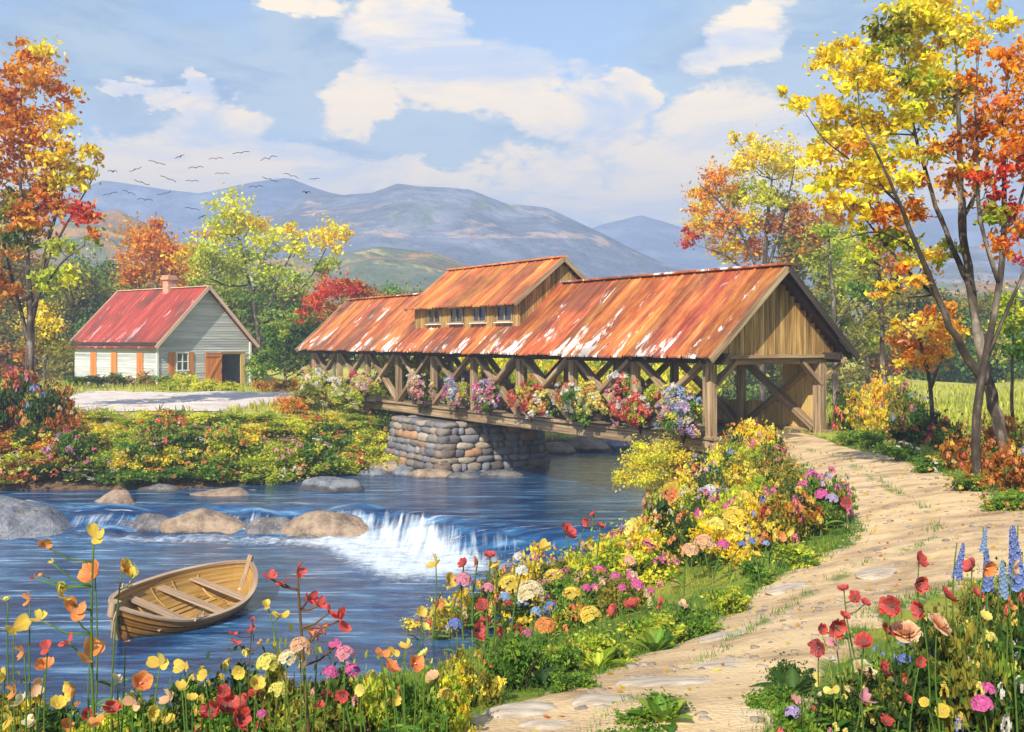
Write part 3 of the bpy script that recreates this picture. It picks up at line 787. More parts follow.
stone_block('stone_abutment', None, (-2.7, 2.7, -.25, 1.5), -.5, -3.4, .25, (8.88, 37.35, 0), R(31.4),
            dict(label='stone abutment under the near end of the bridge beside the flowering bushes', category='abutment'), .5, 5)
stone_block('stone_abutment', None, (-2.9, 2.9, 34.2, 36.6), -.5, -2.4, .2, (8.88, 37.35, 0), R(31.4),
            dict(label='stone abutment under the far end of the bridge by the gravel path', category='abutment'), .5, 6)

# ---------------------------------------------------------------- house
def house():
    A = Vector((-26.3, 80, 0)); A.z = h1(-23, 83)
    HR = empty('farmhouse', A, R(50), label='small grey clapboard barn house with red metal roof across the river', category='house')
    Wd, Ln, ze, zr = 8.3, 12., 3.35, 7.55
    rs = (zr-ze)/(Wd/2)
    # clapboards
    def boards(name, axis_, ops, gable):
        b = MB(); z = -.6
        while z < (zr if gable else ze):
            z2 = min(z+.2, zr-.02 if gable else ze); 
            def span(zz):
                if gable and zz > ze: k = (zz-ze)/rs; return k, Wd-k
                return 0, (Wd if gable else Ln)
            a0, a1 = span(z); b0, b1 = span(z2)
            cuts = [(o[0], o[1]) for o in ops if o[2] < (z+z2)/2 < o[3]]
            pieces = []; cur = a0; curb = b0
            for c in sorted(cuts): pieces.append((cur, curb, c[0], c[0])); cur = curb = c[1]
            pieces.append((cur, curb, a1, b1))
            for (p0, q0, p1, q1) in pieces:
                if p1-p0 < .02: continue
                o_ = .035
                if gable: V = [(p0, -o_, z), (p1, -o_, z), (q1, -.005, z2), (q0, -.005, z2), (p0, .05, z), (p1, .05, z)]
                else: V = [(-o_, p1, z), (-o_, p0, z), (-.005, q0, z2), (-.005, q1, z2), (.05, p1, z), (.05, p0, z)]
                G = [(v[0]+v[1]+z*7, z*2.1, v[2]) for v in V]
                b.add(V, [[0, 1, 2, 3], [4, 5, 1, 0]], np.array((1, 1, 1))*random.uniform(.70, 1.1), G)
            z += .2
        b.obj(name, M['siding'], HR)
    door = (5.65, 7.36, -.6, 2.42)
    boards('gable_wall', 0, [door], True); boards('side_wall', 1, [], False)
    back = MB()
    back.add([(0, Ln, -.6), (Wd, Ln, -.6), (Wd, Ln, ze), (Wd/2, Ln, zr-.02), (0, Ln, ze)], [[4, 3, 2, 1, 0]])
    back.add([(Wd, 0, -.6), (Wd, Ln, -.6), (Wd, Ln, ze), (Wd, 0, ze)], [[0, 1, 2, 3]])
    back.obj('back_wall', M['siding'], HR)
    inn = MB(); inn.add([(.2, .2, .02), (Wd-.2, .2, .02), (Wd-.2, Ln-.2, .02), (.2, Ln-.2, .02)], [[0, 1, 2, 3]])
    inn.add([(5.0, 3.6, 0), (8.0, 3.6, 0), (8.0, 3.6, 3), (5.0, 3.6, 3)], [[0, 1, 2, 3]])
    inn.add([(.3, .2, ze), (Wd-.3, .2, ze), (Wd-.3, Ln-.2, ze), (.3, Ln-.2, ze)], [[0, 1, 2, 3]])
    inn.obj('interior', M['dark'], HR)
    # roof
    ov = .45
    for s in (0, 1):
        b = MB(); y = -.55; k = 0; rc = np.random.default_rng(5+s)
        while y < Ln+.4:
            w = .6; tone = rc.uniform(.85, 1.12); hw_ = Wd/2+ov
            P = np.zeros((4, 5, 3)); G = np.zeros((4, 5, 3))
            for i, (a, hg) in enumerate(((0, 0), (.03, .05), (.06, 0), (w, 0))):
                for j in range(5):
                    u = hw_*j/4; xx = Wd/2-u if s == 0 else Wd/2+u
                    P[i, j] = (xx, y+a, zr+.06-u*rs+hg); G[i, j] = (y+a+30, u, 0)
            b.grid(P, (tone, tone*.98, tone), G, flip=(s == 1)); Q = P.copy(); Q[:, :, 2] -= .1; b.grid(Q, (.3, .2, .2), G, flip=(s == 0))
            b.grid(np.stack([P[:, -1], Q[:, -1]], 1), (.5, .3, .3), np.stack([G[:, -1], G[:, -1]], 1))
            y += w
        b.obj('roof', M['redroof'], HR)
    for y in (-.58, Ln+.62):
        for s in (-1, 1):
            g = MB(); g.beam((Wd/2, y, zr+.03), (Wd/2+s*(Wd/2+ov), y, zr+.03-(Wd/2+ov)*rs), .07, .26, (0, 0, 1)); g.obj('rake_board', M['paletrim'], HR)
    g = MB(); g.beam((-.36, -.4, ze-.16), (-.36, Ln+.5, ze-.16), .1, .3); g.obj('fascia', M['darkwood'], HR)
    g = MB(); g.beam((Wd/2, -.6, zr+.10), (Wd/2, Ln+.6, zr+.10), .3, .07); g.obj('ridge_cap', M['paletrim'], HR)
    for x in (0.0, Wd):
        g = MB(); g.beam((x, -.06, -.5), (x, -.06, ze), .18, .12, (0, 1, 0)); g.obj('corner_board', M['trim'], HR)
    # chimney
    c = MB(); cy = 4.9; c.beam((Wd/2, cy, zr-.9), (Wd/2, cy, zr+.75), .85, .75, (0, 1, 0)); co = c.obj('chimney', M['brick'], HR)
    c = MB(); c.beam((Wd/2, cy, zr+.75), (Wd/2, cy, zr+.95), 1.15, 1.0, (0, 1, 0)); c.beam((Wd/2, cy, zr+.95), (Wd/2, cy, zr+1.12), .95, .85, (0, 1, 0)); c.obj('cap', M['brick'], co)
    # gable window with shutters
    def window(x0, x1, z0, z1):
        f = MB()
        f.box((x0-.08, -.11, z1), (x1+.08, -.02, z1+.1)); f.box((x0-.1, -.14, z0-.1), (x1+.1, -.02, z0))
        for k in range(3): xx = x0+(x1-x0)*k/2; f.box((xx-.045, -.10, z0), (xx+.045, -.03, z1))
        for k in (1,): zz = z0+(z1-z0)*k/2; f.box((x0, -.095, zz-.035), (x1, -.035, zz+.035))
        fo = f.obj('window', M['trim'], HR)
        p = MB(); p.box((x0, -.055, z0), (x1, -.04, z1)); p.obj('pane', M['glass'], fo)
    window(1.62, 2.6, 1.25, 2.5)
    for (x0, x1) in ((.92, 1.48), (2.72, 3.1)):
        g = MB()
        for k in range(3): w = (x1-x0)/3; g.box((x0+k*w, -.09, .95), (x0+(k+1)*w-.012, -.045, 2.6))
        g.obj('shutter', M['orangewood'], HR)
    for y in (2.2, 5.9, 9.0):
        g = MB(); g.box((-.10, y-.42, .6), (-.045, y-.01, 2.55)); g.box((-.10, y+.01, .6), (-.045, y+.42, 2.55)); g.obj('shutter', M['orangewood'], HR)
    # sliding door pushed aside, jamb and track
    d = MB()
    for k in range(6): d.box((4.1+k*.25, -.12, -.02), (4.1+k*.25+.24, -.07, 2.5))
    for (a, c_) in (((4.1, -.15, .2), (5.6, -.15, .2)), ((4.1, -.15, 2.3), (5.6, -.15, 2.3)), ((4.2, -.15, .3), (5.5, -.15, 2.2))): d.beam(a, c_, .05, .16, (0, 0, 1))
    do = d.obj('barn_door', M['orangewood'], HR)
    h = MB(); h.tube([(5.45, -.2, .9), (5.45, -.26, .95), (5.45, -.26, 1.25), (5.45, -.2, 1.3)], .025, 6); h.obj('handle', M['iron'], do)
    d = MB(); d.box((7.36, -.12, -.3), (7.75, -.02, 2.5)); d.box((5.5, -.10, 2.42), (7.75, -.02, 2.58)); d.obj('door_frame', M['wallwood'], HR)
    d = MB(); d.beam((4.0, -.18, 2.68), (7.8, -.18, 2.68), .06, .08); d.obj('door_track', M['trim'], HR)
house()

# ---------------------------------------------------------------- rowing boat
def boat():
    Ls, Bm = 2.45, 1.15
    a = at(113, 600, 24.9); c = at(244, 560, 29.3)
    zw = ZLO
    mid = Vector(((a.x+c.x)/2, (a.y+c.y)/2, zw)); ang = math.atan2(c.y-a.y, c.x-a.x)
    B = empty('rowing_boat', (mid.x+.08, mid.y-.4, zw-.12), 0, label='weathered wooden rowing boat with plank seats floating on the lower pool', category='rowing boat')
    B.rotation_euler = (R(13), R(-2), ang)
    B.rotation_mode = 'XYZ'; B.scale = (.93, .93, .93)
    Bm = 1.32
    def sec(s, inset=0.):
        b = (Bm-inset)*max(1-abs(s)**2.4, 0)**.72; sh = .70+.20*s*s+.14*abs(s)**4*(1.6 if s < 0 else 1); kl = .04+.20*abs(s)**5+inset
        return b, sh, kl
    def hull_pts(inset, n=33, m=12):
        P = np.zeros((n, 2*m-1, 3))
        for i in range(n):
            s = -1+2*i/(n-1); s2 = s*.995; b, sh, kl = sec(s2, inset)
            xs = s*Ls*(1-.0*abs(s))
            for j in range(2*m-1):
                t = (j-(m-1))/(m-1); q = abs(t)
                w = b*(math.sin(q*math.pi/2)**.85); z = kl+(sh-kl)*(1-math.cos(q*math.pi/2))**.9
                rake = .22*(z/.9)*s**3 if abs(s) > .3 else 0
                step = .03*(((1-q)*6) % 1.0) if inset == 0 else 0      # laps of the planks
                P[i, j] = (xs+rake-(0.12*s**3), math.copysign(w+step, t) if t else 0, z)
        return P
    P = hull_pts(0, m=26); G = np.stack([P[:, :, 0]*.6, np.broadcast_to(np.arange(P.shape[1])*.04, P.shape[:2]), np.zeros(P.shape[:2])], 2)
    q = np.abs((np.arange(50)+.5-25)/25); stk = np.floor((1-q)*6).astype(int); tone = np.array([.95, .72, 1.05, .8, 1.0, .7, .9])[np.clip(stk, 0, 6)]; fr = ((1-q)*6) % 1.0; tone = np.where(fr < .17, .22, tone)
    b = MB(); b.grid(P, np.tile(tone, 32)[:, None]*np.ones(3), G=G); b.obj('hull', M['boatwood'], B, smooth=False)
    Q = hull_pts(.07); b = MB(); b.grid(Q, G=np.stack([Q[:, :, 0]*.6, np.broadcast_to(np.arange(Q.shape[1])*.09, Q.shape[:2]), np.zeros(Q.shape[:2])], 2), flip=True)
    # ribs seen inside
    b.obj('inner_planking', M['boatinside'], B, smooth=False)
    for s in (-.62, -.3, .02, .34, .66):
        i = int((s+1)/2*32); r = MB(); r.tube([tuple(Q[i, j]*np.array([1, .985, 1])+np.array([0, 0, .01])) for j in range(2, Q.shape[1]-2)], .026, 6); r.obj('rib', M['boatinside'], B)
    for sd in (0, -1):
        g = MB(); pts = [(P[i, sd]+Q[i, sd])/2*np.array([1, 1.02, 1])+np.array([0, 0, .02]) for i in range(33)]
        V = []; G = []; l = 0
        for k, p in enumerate(pts):
            t = pts[min(k+1, 32)]-pts[max(k-1, 0)]; t = t/np.linalg.norm(t); nn = np.array([-t[1], t[0], 0]); nn /= np.linalg.norm(nn)+1e-9
            if k: l += np.linalg.norm(p-pts[k-1])
            for (o_, z_) in ((-.06, -.035), (.06, -.035), (.06, .03), (-.06, .03)): V.append(p+nn*o_+np.array([0, 0, z_])); G.append((l, o_, z_))
        g.add(V, [[k*4+e, k*4+(e+1) % 4, (k+1)*4+(e+1) % 4, (k+1)*4+e] for k in range(32) for e in range(4)], (1, 1, 1), G); g.obj('gunwale', M['boatrim'], B)
    for s, z in ((-.70, .56), (-.34, .50), (.14, .49), (.58, .54)):
        bb, sh, kl = sec(s, .07); q = (z-kl)/(sh-kl); hwid = bb*.97
        t = MB(); x = s*Ls; t.beam((x, -hwid, z), (x, hwid, z), .30, .05); t.obj('seat', M['boatrim'], B)
    f = MB()
    for k in range(-3, 4): f.beam((-1.55+abs(k)*.12, k*.17, .17+abs(k)*.02), (1.6-abs(k)*.12, k*.17, .17+abs(k)*.02), .155, .03)
    f.obj('floor_boards', M['boatinside'], B)
    # stems
    e = P[0, 0]; g = MB(); g.beam((-Ls-.22, 0, .92), (-Ls-.22, 0, 1.28), .26, .2, (0, 1, 0))
    g.obj('stem_head', M['boatrim'], B)
    g = MB(); pts = [(-Ls+.35, 0, .02), (-Ls+.08, 0, .18), (-Ls-.07, 0, .5), (-Ls-.2, 0, .95)]
    for p, q in zip(pts[:-1], pts[1:]): g.beam(p, q, .10, .16, (0, 1, 0))
    g.obj('stem_post', M['boatrim'], B)
    g = MB(); pts = [(Ls-.35, 0, .02), (Ls-.05, 0, .3), (Ls+.06, 0, .7), (Ls+.16, 0, 1.25)]
    for p, q in zip(pts[:-1], pts[1:]): g.beam(p, q, .10, .15, (0, 1, 0))
    g.obj('stern_post', M['boatrim'], B)
    g = MB(); g.tube([(-Ls-.25, -.1, 1.08), (-Ls-.33, -.14, .9), (-Ls-.33, -.15, .6), (-Ls-.3, -.13, .42)], .025, 6); g.obj('rope', M['boatrim'], B)
    for yy in (1, -1):
        s = -.38; bb, sh, kl = sec(s); g = MB(); g.beam((s*Ls-.2, yy*bb, sh+.05), (s*Ls+.2, yy*bb, sh+.05), .1, .06)
        g.beam((s*Ls-.13, yy*bb, sh+.05), (s*Ls-.13, yy*bb, sh+.19), .04, .04, (0, 1, 0)); g.beam((s*Ls+.13, yy*bb, sh+.05), (s*Ls+.13, yy*bb, sh+.19), .04, .04, (0, 1, 0)); g.obj('oarlock', M['boatrim'], B)
boat()

# ---------------------------------------------------------------- boulders
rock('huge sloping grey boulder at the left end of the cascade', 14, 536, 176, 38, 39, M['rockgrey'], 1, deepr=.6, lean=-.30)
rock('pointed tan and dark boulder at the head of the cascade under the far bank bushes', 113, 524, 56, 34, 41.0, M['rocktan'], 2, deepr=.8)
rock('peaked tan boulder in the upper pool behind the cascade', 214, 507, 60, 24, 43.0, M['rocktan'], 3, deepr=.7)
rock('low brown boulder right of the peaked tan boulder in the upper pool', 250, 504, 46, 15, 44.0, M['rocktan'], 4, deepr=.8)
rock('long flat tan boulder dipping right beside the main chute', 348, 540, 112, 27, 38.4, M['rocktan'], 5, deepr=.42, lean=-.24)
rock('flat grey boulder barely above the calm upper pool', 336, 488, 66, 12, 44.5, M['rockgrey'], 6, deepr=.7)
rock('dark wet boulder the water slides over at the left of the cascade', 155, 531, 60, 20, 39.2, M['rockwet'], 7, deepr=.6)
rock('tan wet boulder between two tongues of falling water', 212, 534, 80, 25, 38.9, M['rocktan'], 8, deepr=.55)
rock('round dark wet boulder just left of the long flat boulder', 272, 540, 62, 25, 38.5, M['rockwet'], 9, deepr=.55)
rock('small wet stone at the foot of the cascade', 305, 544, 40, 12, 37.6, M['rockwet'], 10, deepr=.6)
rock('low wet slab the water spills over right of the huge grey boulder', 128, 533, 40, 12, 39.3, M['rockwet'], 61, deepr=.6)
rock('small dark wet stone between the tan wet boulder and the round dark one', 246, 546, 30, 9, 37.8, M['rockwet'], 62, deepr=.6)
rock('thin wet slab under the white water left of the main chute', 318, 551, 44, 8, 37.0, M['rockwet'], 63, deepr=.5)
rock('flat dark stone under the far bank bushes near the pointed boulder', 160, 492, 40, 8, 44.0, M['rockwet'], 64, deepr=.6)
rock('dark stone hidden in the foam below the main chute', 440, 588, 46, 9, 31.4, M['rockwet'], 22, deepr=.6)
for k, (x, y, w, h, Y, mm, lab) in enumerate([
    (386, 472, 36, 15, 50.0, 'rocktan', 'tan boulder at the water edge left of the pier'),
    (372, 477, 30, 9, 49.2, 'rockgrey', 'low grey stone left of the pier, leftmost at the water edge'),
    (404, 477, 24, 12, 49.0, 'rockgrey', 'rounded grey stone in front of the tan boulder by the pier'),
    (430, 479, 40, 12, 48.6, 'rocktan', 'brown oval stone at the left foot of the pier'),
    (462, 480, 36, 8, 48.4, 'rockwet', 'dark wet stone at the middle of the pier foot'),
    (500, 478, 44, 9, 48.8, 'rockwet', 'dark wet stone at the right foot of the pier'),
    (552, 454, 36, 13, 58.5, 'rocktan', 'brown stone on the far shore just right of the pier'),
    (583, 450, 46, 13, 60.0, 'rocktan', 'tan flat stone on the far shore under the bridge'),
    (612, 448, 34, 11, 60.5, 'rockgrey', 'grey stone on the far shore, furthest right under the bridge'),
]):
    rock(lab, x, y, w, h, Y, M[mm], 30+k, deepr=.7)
for k, (x, y, w, h, lab) in enumerate([(522, 722, 90, 12, 'pale ribbed flat stone at the bottom edge of the path'),
                                  (612, 712, 84, 13, 'pale grey flat stone lying beside dark green leaves on the path'),
                                  (676, 690, 96, 10, 'long pale flat stone across the lower path'), (735, 668, 70, 8, 'thin pale flat stone in the path right of the long one'), (560, 735, 80, 12, 'pale stone cut by the bottom edge of the picture'), (890, 575, 60, 6, 'small pale flat stone in the sand near the upper red poppies'), (800, 590, 56, 6, 'pale slab at the left edge of the path bend'), (735, 640, 60, 6, 'small pale slab beside the lime leaved plants')]):
    p = gp(x, y)
    rock(lab, x, y, w, h, p.y, M['stonepale'], 50+k, deepr=.8)

def path_pebbles():
    rg = np.random.default_rng(91); b = MB(); n = 0
    while n < 420:
        Y = rg.uniform(4.6, 24)**1.0; X = rg.uniform(-.5, .56)*Y
        if not inside(np.array([X]), np.array([Y]), PATHS[0])[0]: continue
        if rg.random() > .25+ .75*abs(vnoise(X*1.5, Y*1.5)): continue
        r = rg.uniform(.008, .035)*(1+Y*.03); pebble(b, (X, Y, h1(X, Y)+.03), (r, r*rg.uniform(.7, 1.2), r*.55), rg.uniform(0, 3), rg, (.46, .36, .26)); n += 1
    b.obj('gravel', M['stone'], smooth=True, kind='stuff', label='loose small stones scattered over the sandy path')
path_pebbles()

# ---------------------------------------------------------------- birds
def birds():
    px = [(113, 172), (135, 169), (157, 163), (180, 157), (196, 168), (216, 159), (222, 174), (241, 153), (269, 159), (110, 194), (129, 193), (145, 200), (164, 193), (168, 179), (192, 181), (256, 187), (270, 179), (291, 176), (306, 193), (314, 179), (192, 209), (202, 217), (142, 182)]
    px = sorted(px); nm = ['first', 'second', 'third', 'fourth', 'fifth', 'sixth', 'seventh', 'eighth', 'ninth', 'tenth', 'eleventh', 'twelfth', 'thirteenth', 'fourteenth', 'fifteenth', 'sixteenth', 'seventeenth', 'eighteenth', 'nineteenth', 'twentieth', 'twenty-first', 'twenty-second', 'twenty-third']
    rg = np.random.default_rng(2)
    for k, (x, y) in enumerate(px):
        Y = rg.uniform(58, 70); sp = rg.uniform(.0046, .0060)*Y; up = rg.choice([.6, .35, -.4, .9]); b = MB()
        # body
        S = 9; rad = [.008, .04, .07, .085, .08, .06, .045, .05, .01]; xs = np.linspace(-.42, .30, S)
        V = []; 
        for i in range(S):
            for a in range(6): V.append((xs[i], rad[i]*math.cos(a*math.pi/3), rad[i]*.9*math.sin(a*math.pi/3)+(.02 if i > 6 else 0)))
        b.add(V, [[i*6+a, i*6+(a+1) % 6, (i+1)*6+(a+1) % 6, (i+1)*6+a] for i in range(S-1) for a in range(6)])
        b.add([(-.38, .02, 0), (-.38, -.02, 0), (-.62, -.10, 0), (-.62, .10, 0)], [[0, 1, 2, 3]])
        for s in (-1, 1):
            st = [(.04, 0., .24), (.35, up*.30, .34), (.7, up*.34, .28), (1.05, up*.16, .17), (1.3, up*.02, .02)]; P = np.zeros((5, 4, 3))
            for i, (yy, zz, ch) in enumerate(st):
                x0 = .12-.05*i*(1 if i > 1 else .2)
                P[i] = [(x0, s*yy, zz), (x0-ch*.4, s*yy, zz+.05), (x0-ch, s*yy, zz), (x0-ch*.4, s*yy, zz-.05)]
            b.add(P.reshape(-1, 3), [[i*4+a, i*4+(a+1) % 4, (i+1)*4+(a+1) % 4, (i+1)*4+a] for i in range(4) for a in range(4)])
        o = b.obj('bird', M['bird'], smooth=True, label=f'{nm[k]} bird from the left in the dark flock flying over the mountains', category='bird', group='birds flying over the mountains')
        o.location = at(x, y, Y); o.scale = (sp, sp, sp); o.rotation_euler = (rg.uniform(-.35, .35), rg.uniform(-.1, .15), rg.uniform(.9, 2.3)+(0 if rg.random() < .6 else 3.1))
birds()

# ---------------------------------------------------------------- the air
def haze():
    b = MB()
    x0, x1, y0, y1, z0, z1 = -1700, 1700, -310, 1520, -9, 160
    b.add([(x0, y0, z0), (x1, y0, z0), (x1, y1, z0), (x0, y1, z0), (x0, y0, z1), (x1, y0, z1), (x1, y1, z1), (x0, y1, z1)],
          [[3, 2, 1, 0], [4, 5, 6, 7], [0, 1, 5, 4], [1, 2, 6, 5], [2, 3, 7, 6], [3, 0, 4, 7]])
    m, nt = newmat('haze')
    v = N(nt, 'ShaderNodeVolumePrincipled', ins={'Color': (.62, .75, 1, 1), 'Density': HAZE, 'Anisotropy': 0.0})
    N(nt, 'ShaderNodeOutputMaterial', ins={'Volume': v.outputs[0]})
    b.obj('haze', m, kind='stuff')
HAZE = 0.00125
haze()
# ---------------------------------------------------------------- growing things
PAL = {
 'orange': [(.86, .30, .02), (.90, .42, .03), (.72, .18, .015), (.88, .52, .06)],
 'gold': [(.95, .72, .02), (.97, .82, .05), (.92, .58, .02), (.95, .80, .16)],
 'lemon': [(.93, .86, .08), (.86, .80, .05), (.66, .70, .05)],
 'ygreen': [(.42, .52, .04), (.56, .62, .06), (.28, .40, .03), (.70, .68, .08)],
 'green': [(.12, .28, .03), (.20, .36, .04), (.07, .17, .025), (.34, .44, .05)],
 'dark': [(.045, .11, .02), (.08, .16, .03), (.03, .07, .015), (.14, .20, .03)],
 'olive': [(.26, .24, .03), (.36, .32, .05), (.16, .17, .025), (.48, .40, .06)],
 'rust': [(.52, .16, .02), (.62, .24, .03), (.38, .10, .015), (.72, .34, .05)],
 'red': [(.72, .05, .02), (.82, .10, .03), (.55, .03, .02), (.86, .22, .05)],
 'salmon': [(.86, .42, .22), (.82, .32, .16), (.90, .55, .32)],
}
FC = {'red': (.80, .015, .012), 'orange': (.90, .28, .015), 'yellow': (.92, .66, .02), 'lemon': (.90, .80, .12), 'pink': (.90, .30, .42), 'magenta': (.80, .06, .42),
      'white': (.85, .84, .80), 'blue': (.12, .24, .72), 'lilac': (.55, .40, .75), 'peach': (.92, .52, .28), 'cream': (.90, .76, .45), 'crimson': (.62, .01, .03), 'skyblue': (.28, .48, .82)}
def leafset(mb, P, size, cols, rg, aspect=.55, upb=.0, fold=.12):
    n = len(P)
    if n == 0: return
    d = rg.normal(size=(n, 3)); d[:, 2] += upb; d /= np.linalg.norm(d, axis=1)[:, None]
    e = rg.normal(size=(n, 3)); s = np.cross(d, e); s /= np.linalg.norm(s, axis=1)[:, None]; nn = np.cross(d, s)
    L = (size*rg.uniform(.6, 1.35, n))[:, None]; w = L*aspect*.5
    V = np.stack([P-d*L*.5, P+s*w-d*L*.05+nn*L*fold, P+d*L*.5, P-s*w-d*L*.05+nn*L*fold], 1).reshape(-1, 3)
    mb.add(V, np.arange(n*4).reshape(n, 4), cols)
def pick(pal, n, rg):
    p = np.array(PAL[pal] if isinstance(pal, str) else pal); return p[rg.integers(len(p), size=n)]*rg.uniform(.8, 1.15, (n, 1))
def clumpy(mb, c, r, pal, leaf, nleaf, rg, squash=.85, nk=None, accent=None):
    """a lobe of a crown: clumps of leaves on and inside a rough ball, every clump its own tone"""
    nk = nk or int(np.clip(nleaf/30, 6, 26)); k = rg.normal(size=(nk, 3)); k /= np.linalg.norm(k, axis=1)[:, None]
    k *= (rg.random((nk, 1))**.45)*r*np.array([1, 1, squash])*rg.uniform(.75, 1.12, (nk, 1))
    per = max(3, nleaf//nk); P = []; C = []
    for i in range(nk):
        m = int(per*rg.uniform(.5, 1.5)); sg = r*rg.uniform(.15, .27)
        P.append(np.array(c)+k[i]+rg.normal(size=(m, 3))*sg*np.array([1.2, 1.2, .7]))
        pl = pal if (accent is None or rg.random() > .22) else accent
        base = pick(pl, 1, rg)[0]; C.append(base*.6+pick(pl, m, rg)*.4)
    P = np.concatenate(P); C = np.clip(np.concatenate(C), 0, .95)
    leafset(mb, P, leaf, C, rg, .62)

LABELS = []
def later(o, px, desc, region, cat, group=None): LABELS.append((o, px, desc, region)); o['category'] = cat; o['group'] = group or f'{cat} growing {region}'

def tree(name, base, stems, blobs, label, Y, leaf, dens=1., seed=1, cat='tree', sink=.2, thin=.8, group=None, bark='bark'):
    """stems: lists of (px, py, width px); blobs: (px, py, r px, palette[, accent]). All in the tree's own depth, spread in depth as wide as they are tall"""
    rg = np.random.default_rng(seed)
    b0 = Vector(base); root = empty(name, b0, label=label or '', category=cat)
    if group: root['group'] = group
    T = MB(.22); nodes = []
    for st in stems:
        pts = []; dz = 0 if st is stems[0] else rg.normal()*.25*Y/40
        for i, (x, y, w) in enumerate(st):
            p = at(x, y, Y+dz*i*1.2); pts.append((p-b0, w*thin/F*Y/2))
        if len(pts) > 0 and st is stems[0]: pts[0] = (Vector((pts[0][0].x, pts[0][0].y, min(pts[0][0].z, 0)-sink)), pts[0][1])
        # smooth
        Pn = [p[0] for p in pts]; Rn = [p[1] for p in pts]; Q = []; S = []
        for i in range(len(Pn)-1):
            a = Pn[max(i-1, 0)]; b = Pn[i]; c = Pn[i+1]; d = Pn[min(i+2, len(Pn)-1)]
            for t in np.linspace(0, 1, 5)[:-1]:
                Q.append(.5*((2*b)+(-a+c)*t+(2*a-5*b+4*c-d)*t*t+(-a+3*b-3*c+d)*t**3)+Vector(rg.normal(size=3)*Rn[i]*.15)); S.append(Rn[i]*(1-t)+Rn[i+1]*t)
        Q.append(Pn[-1]); S.append(Rn[-1])
        T.tube(Q, S, 9); nodes += list(zip(Q, S))
    C = MB()
    for bl_ in blobs:
        x, y, r = bl_[:3]; pal = bl_[3]; acc = bl_[4] if len(bl_) > 4 else None
        c = at(x, y, Y); rr = r/F*Y; c.y += rg.uniform(-1, 1)*rr*.9; c = c-b0
        # limb from the nearest lower stem node
        best = min(nodes, key=lambda q: (q[0]-c).length + max(0, q[0].z-c.z+rr*.5)*3)
        a = best[0]; m = (a+c)/2+Vector((0, 0, -.12*(c-a).length)); r0 = min(best[1]*.65, max((c-a).length*.03, .012)); 
        T.tube([a, (a+m)/2+Vector(rg.normal(size=3)*r0), m, (m+c)/2, c], [r0, r0*.85, r0*.7, r0*.5, r0*.3], 6)
        for k in range(6):
            e = c+Vector(rg.normal(size=3)*rr*.55); T.tube([m if k % 2 else c, (c+e)/2+Vector(rg.normal(size=3)*rr*.08), e], [r0*.42, r0*.28, r0*.1], 4)
        nl = int(dens*30*(rr/leaf)**2)
        clumpy(C, c, rr, pal, leaf, max(nl, 30), rg, accent=acc)
        # loose leaves at the edge
        n2 = nl//9; q = rg.normal(size=(n2, 3)); q /= np.linalg.norm(q, axis=1)[:, None]
        leafset(C, np.array(c)+q*rr*rg.uniform(.9, 1.45, (n2, 1)), leaf*.9, np.clip(pick(pal, n2, rg), 0, .95), rg)
    T.obj('trunk', M[bark], root, smooth=True); C.obj('crown', M['foliage'], root)
    return root
def autotree(name, x, yb, yt, w, Y, pal, label, seed, leaf=.3, dens=1., acc=None, nb=9, cat='tree', desc=None, region=None, low=.25):
    rg = np.random.default_rng(seed*13+5); h = yb-yt
    X = (x-CX)/F*Y; g = h1(X, Y); b0 = Vector((X, Y, g)); ybase = HY+(EYE-g)*F/Y
    h = ybase-yt; tw = max(2.2, h*.035)
    st = [[(x, ybase, tw), (x+rg.normal()*w*.03, ybase-h*.3, tw*.8), (x+rg.normal()*w*.06, ybase-h*.6, tw*.5), (x+rg.normal()*w*.08, yt+h*.1, tw*.2)]]
    for s in (-1, 1):
        y0 = ybase-h*rg.uniform(.2, .35); st.append([(x, y0, tw*.6), (x+s*w*.12, y0-h*.18, tw*.45), (x+s*w*.26, y0-h*.38, tw*.2)])
    bl_ = []
    for k in range(nb):
        t = (k+.5)/nb; yy = ybase-h*low-(h*(1-low)*.86)*t; ww = w*.5*math.sin(math.pi*min(.25+.8*t, .97))**.7
        a = rg.uniform(-1, 1)*ww*.75; bl_.append((x+a, yy, rg.uniform(.26, .36)*w, pal if isinstance(pal, str) else pal[rg.integers(len(pal))], acc))
    t = tree(name, b0, st, bl_, label, Y, leaf, dens, seed, cat)
    if desc: later(t, x, desc, region, cat)
    return t

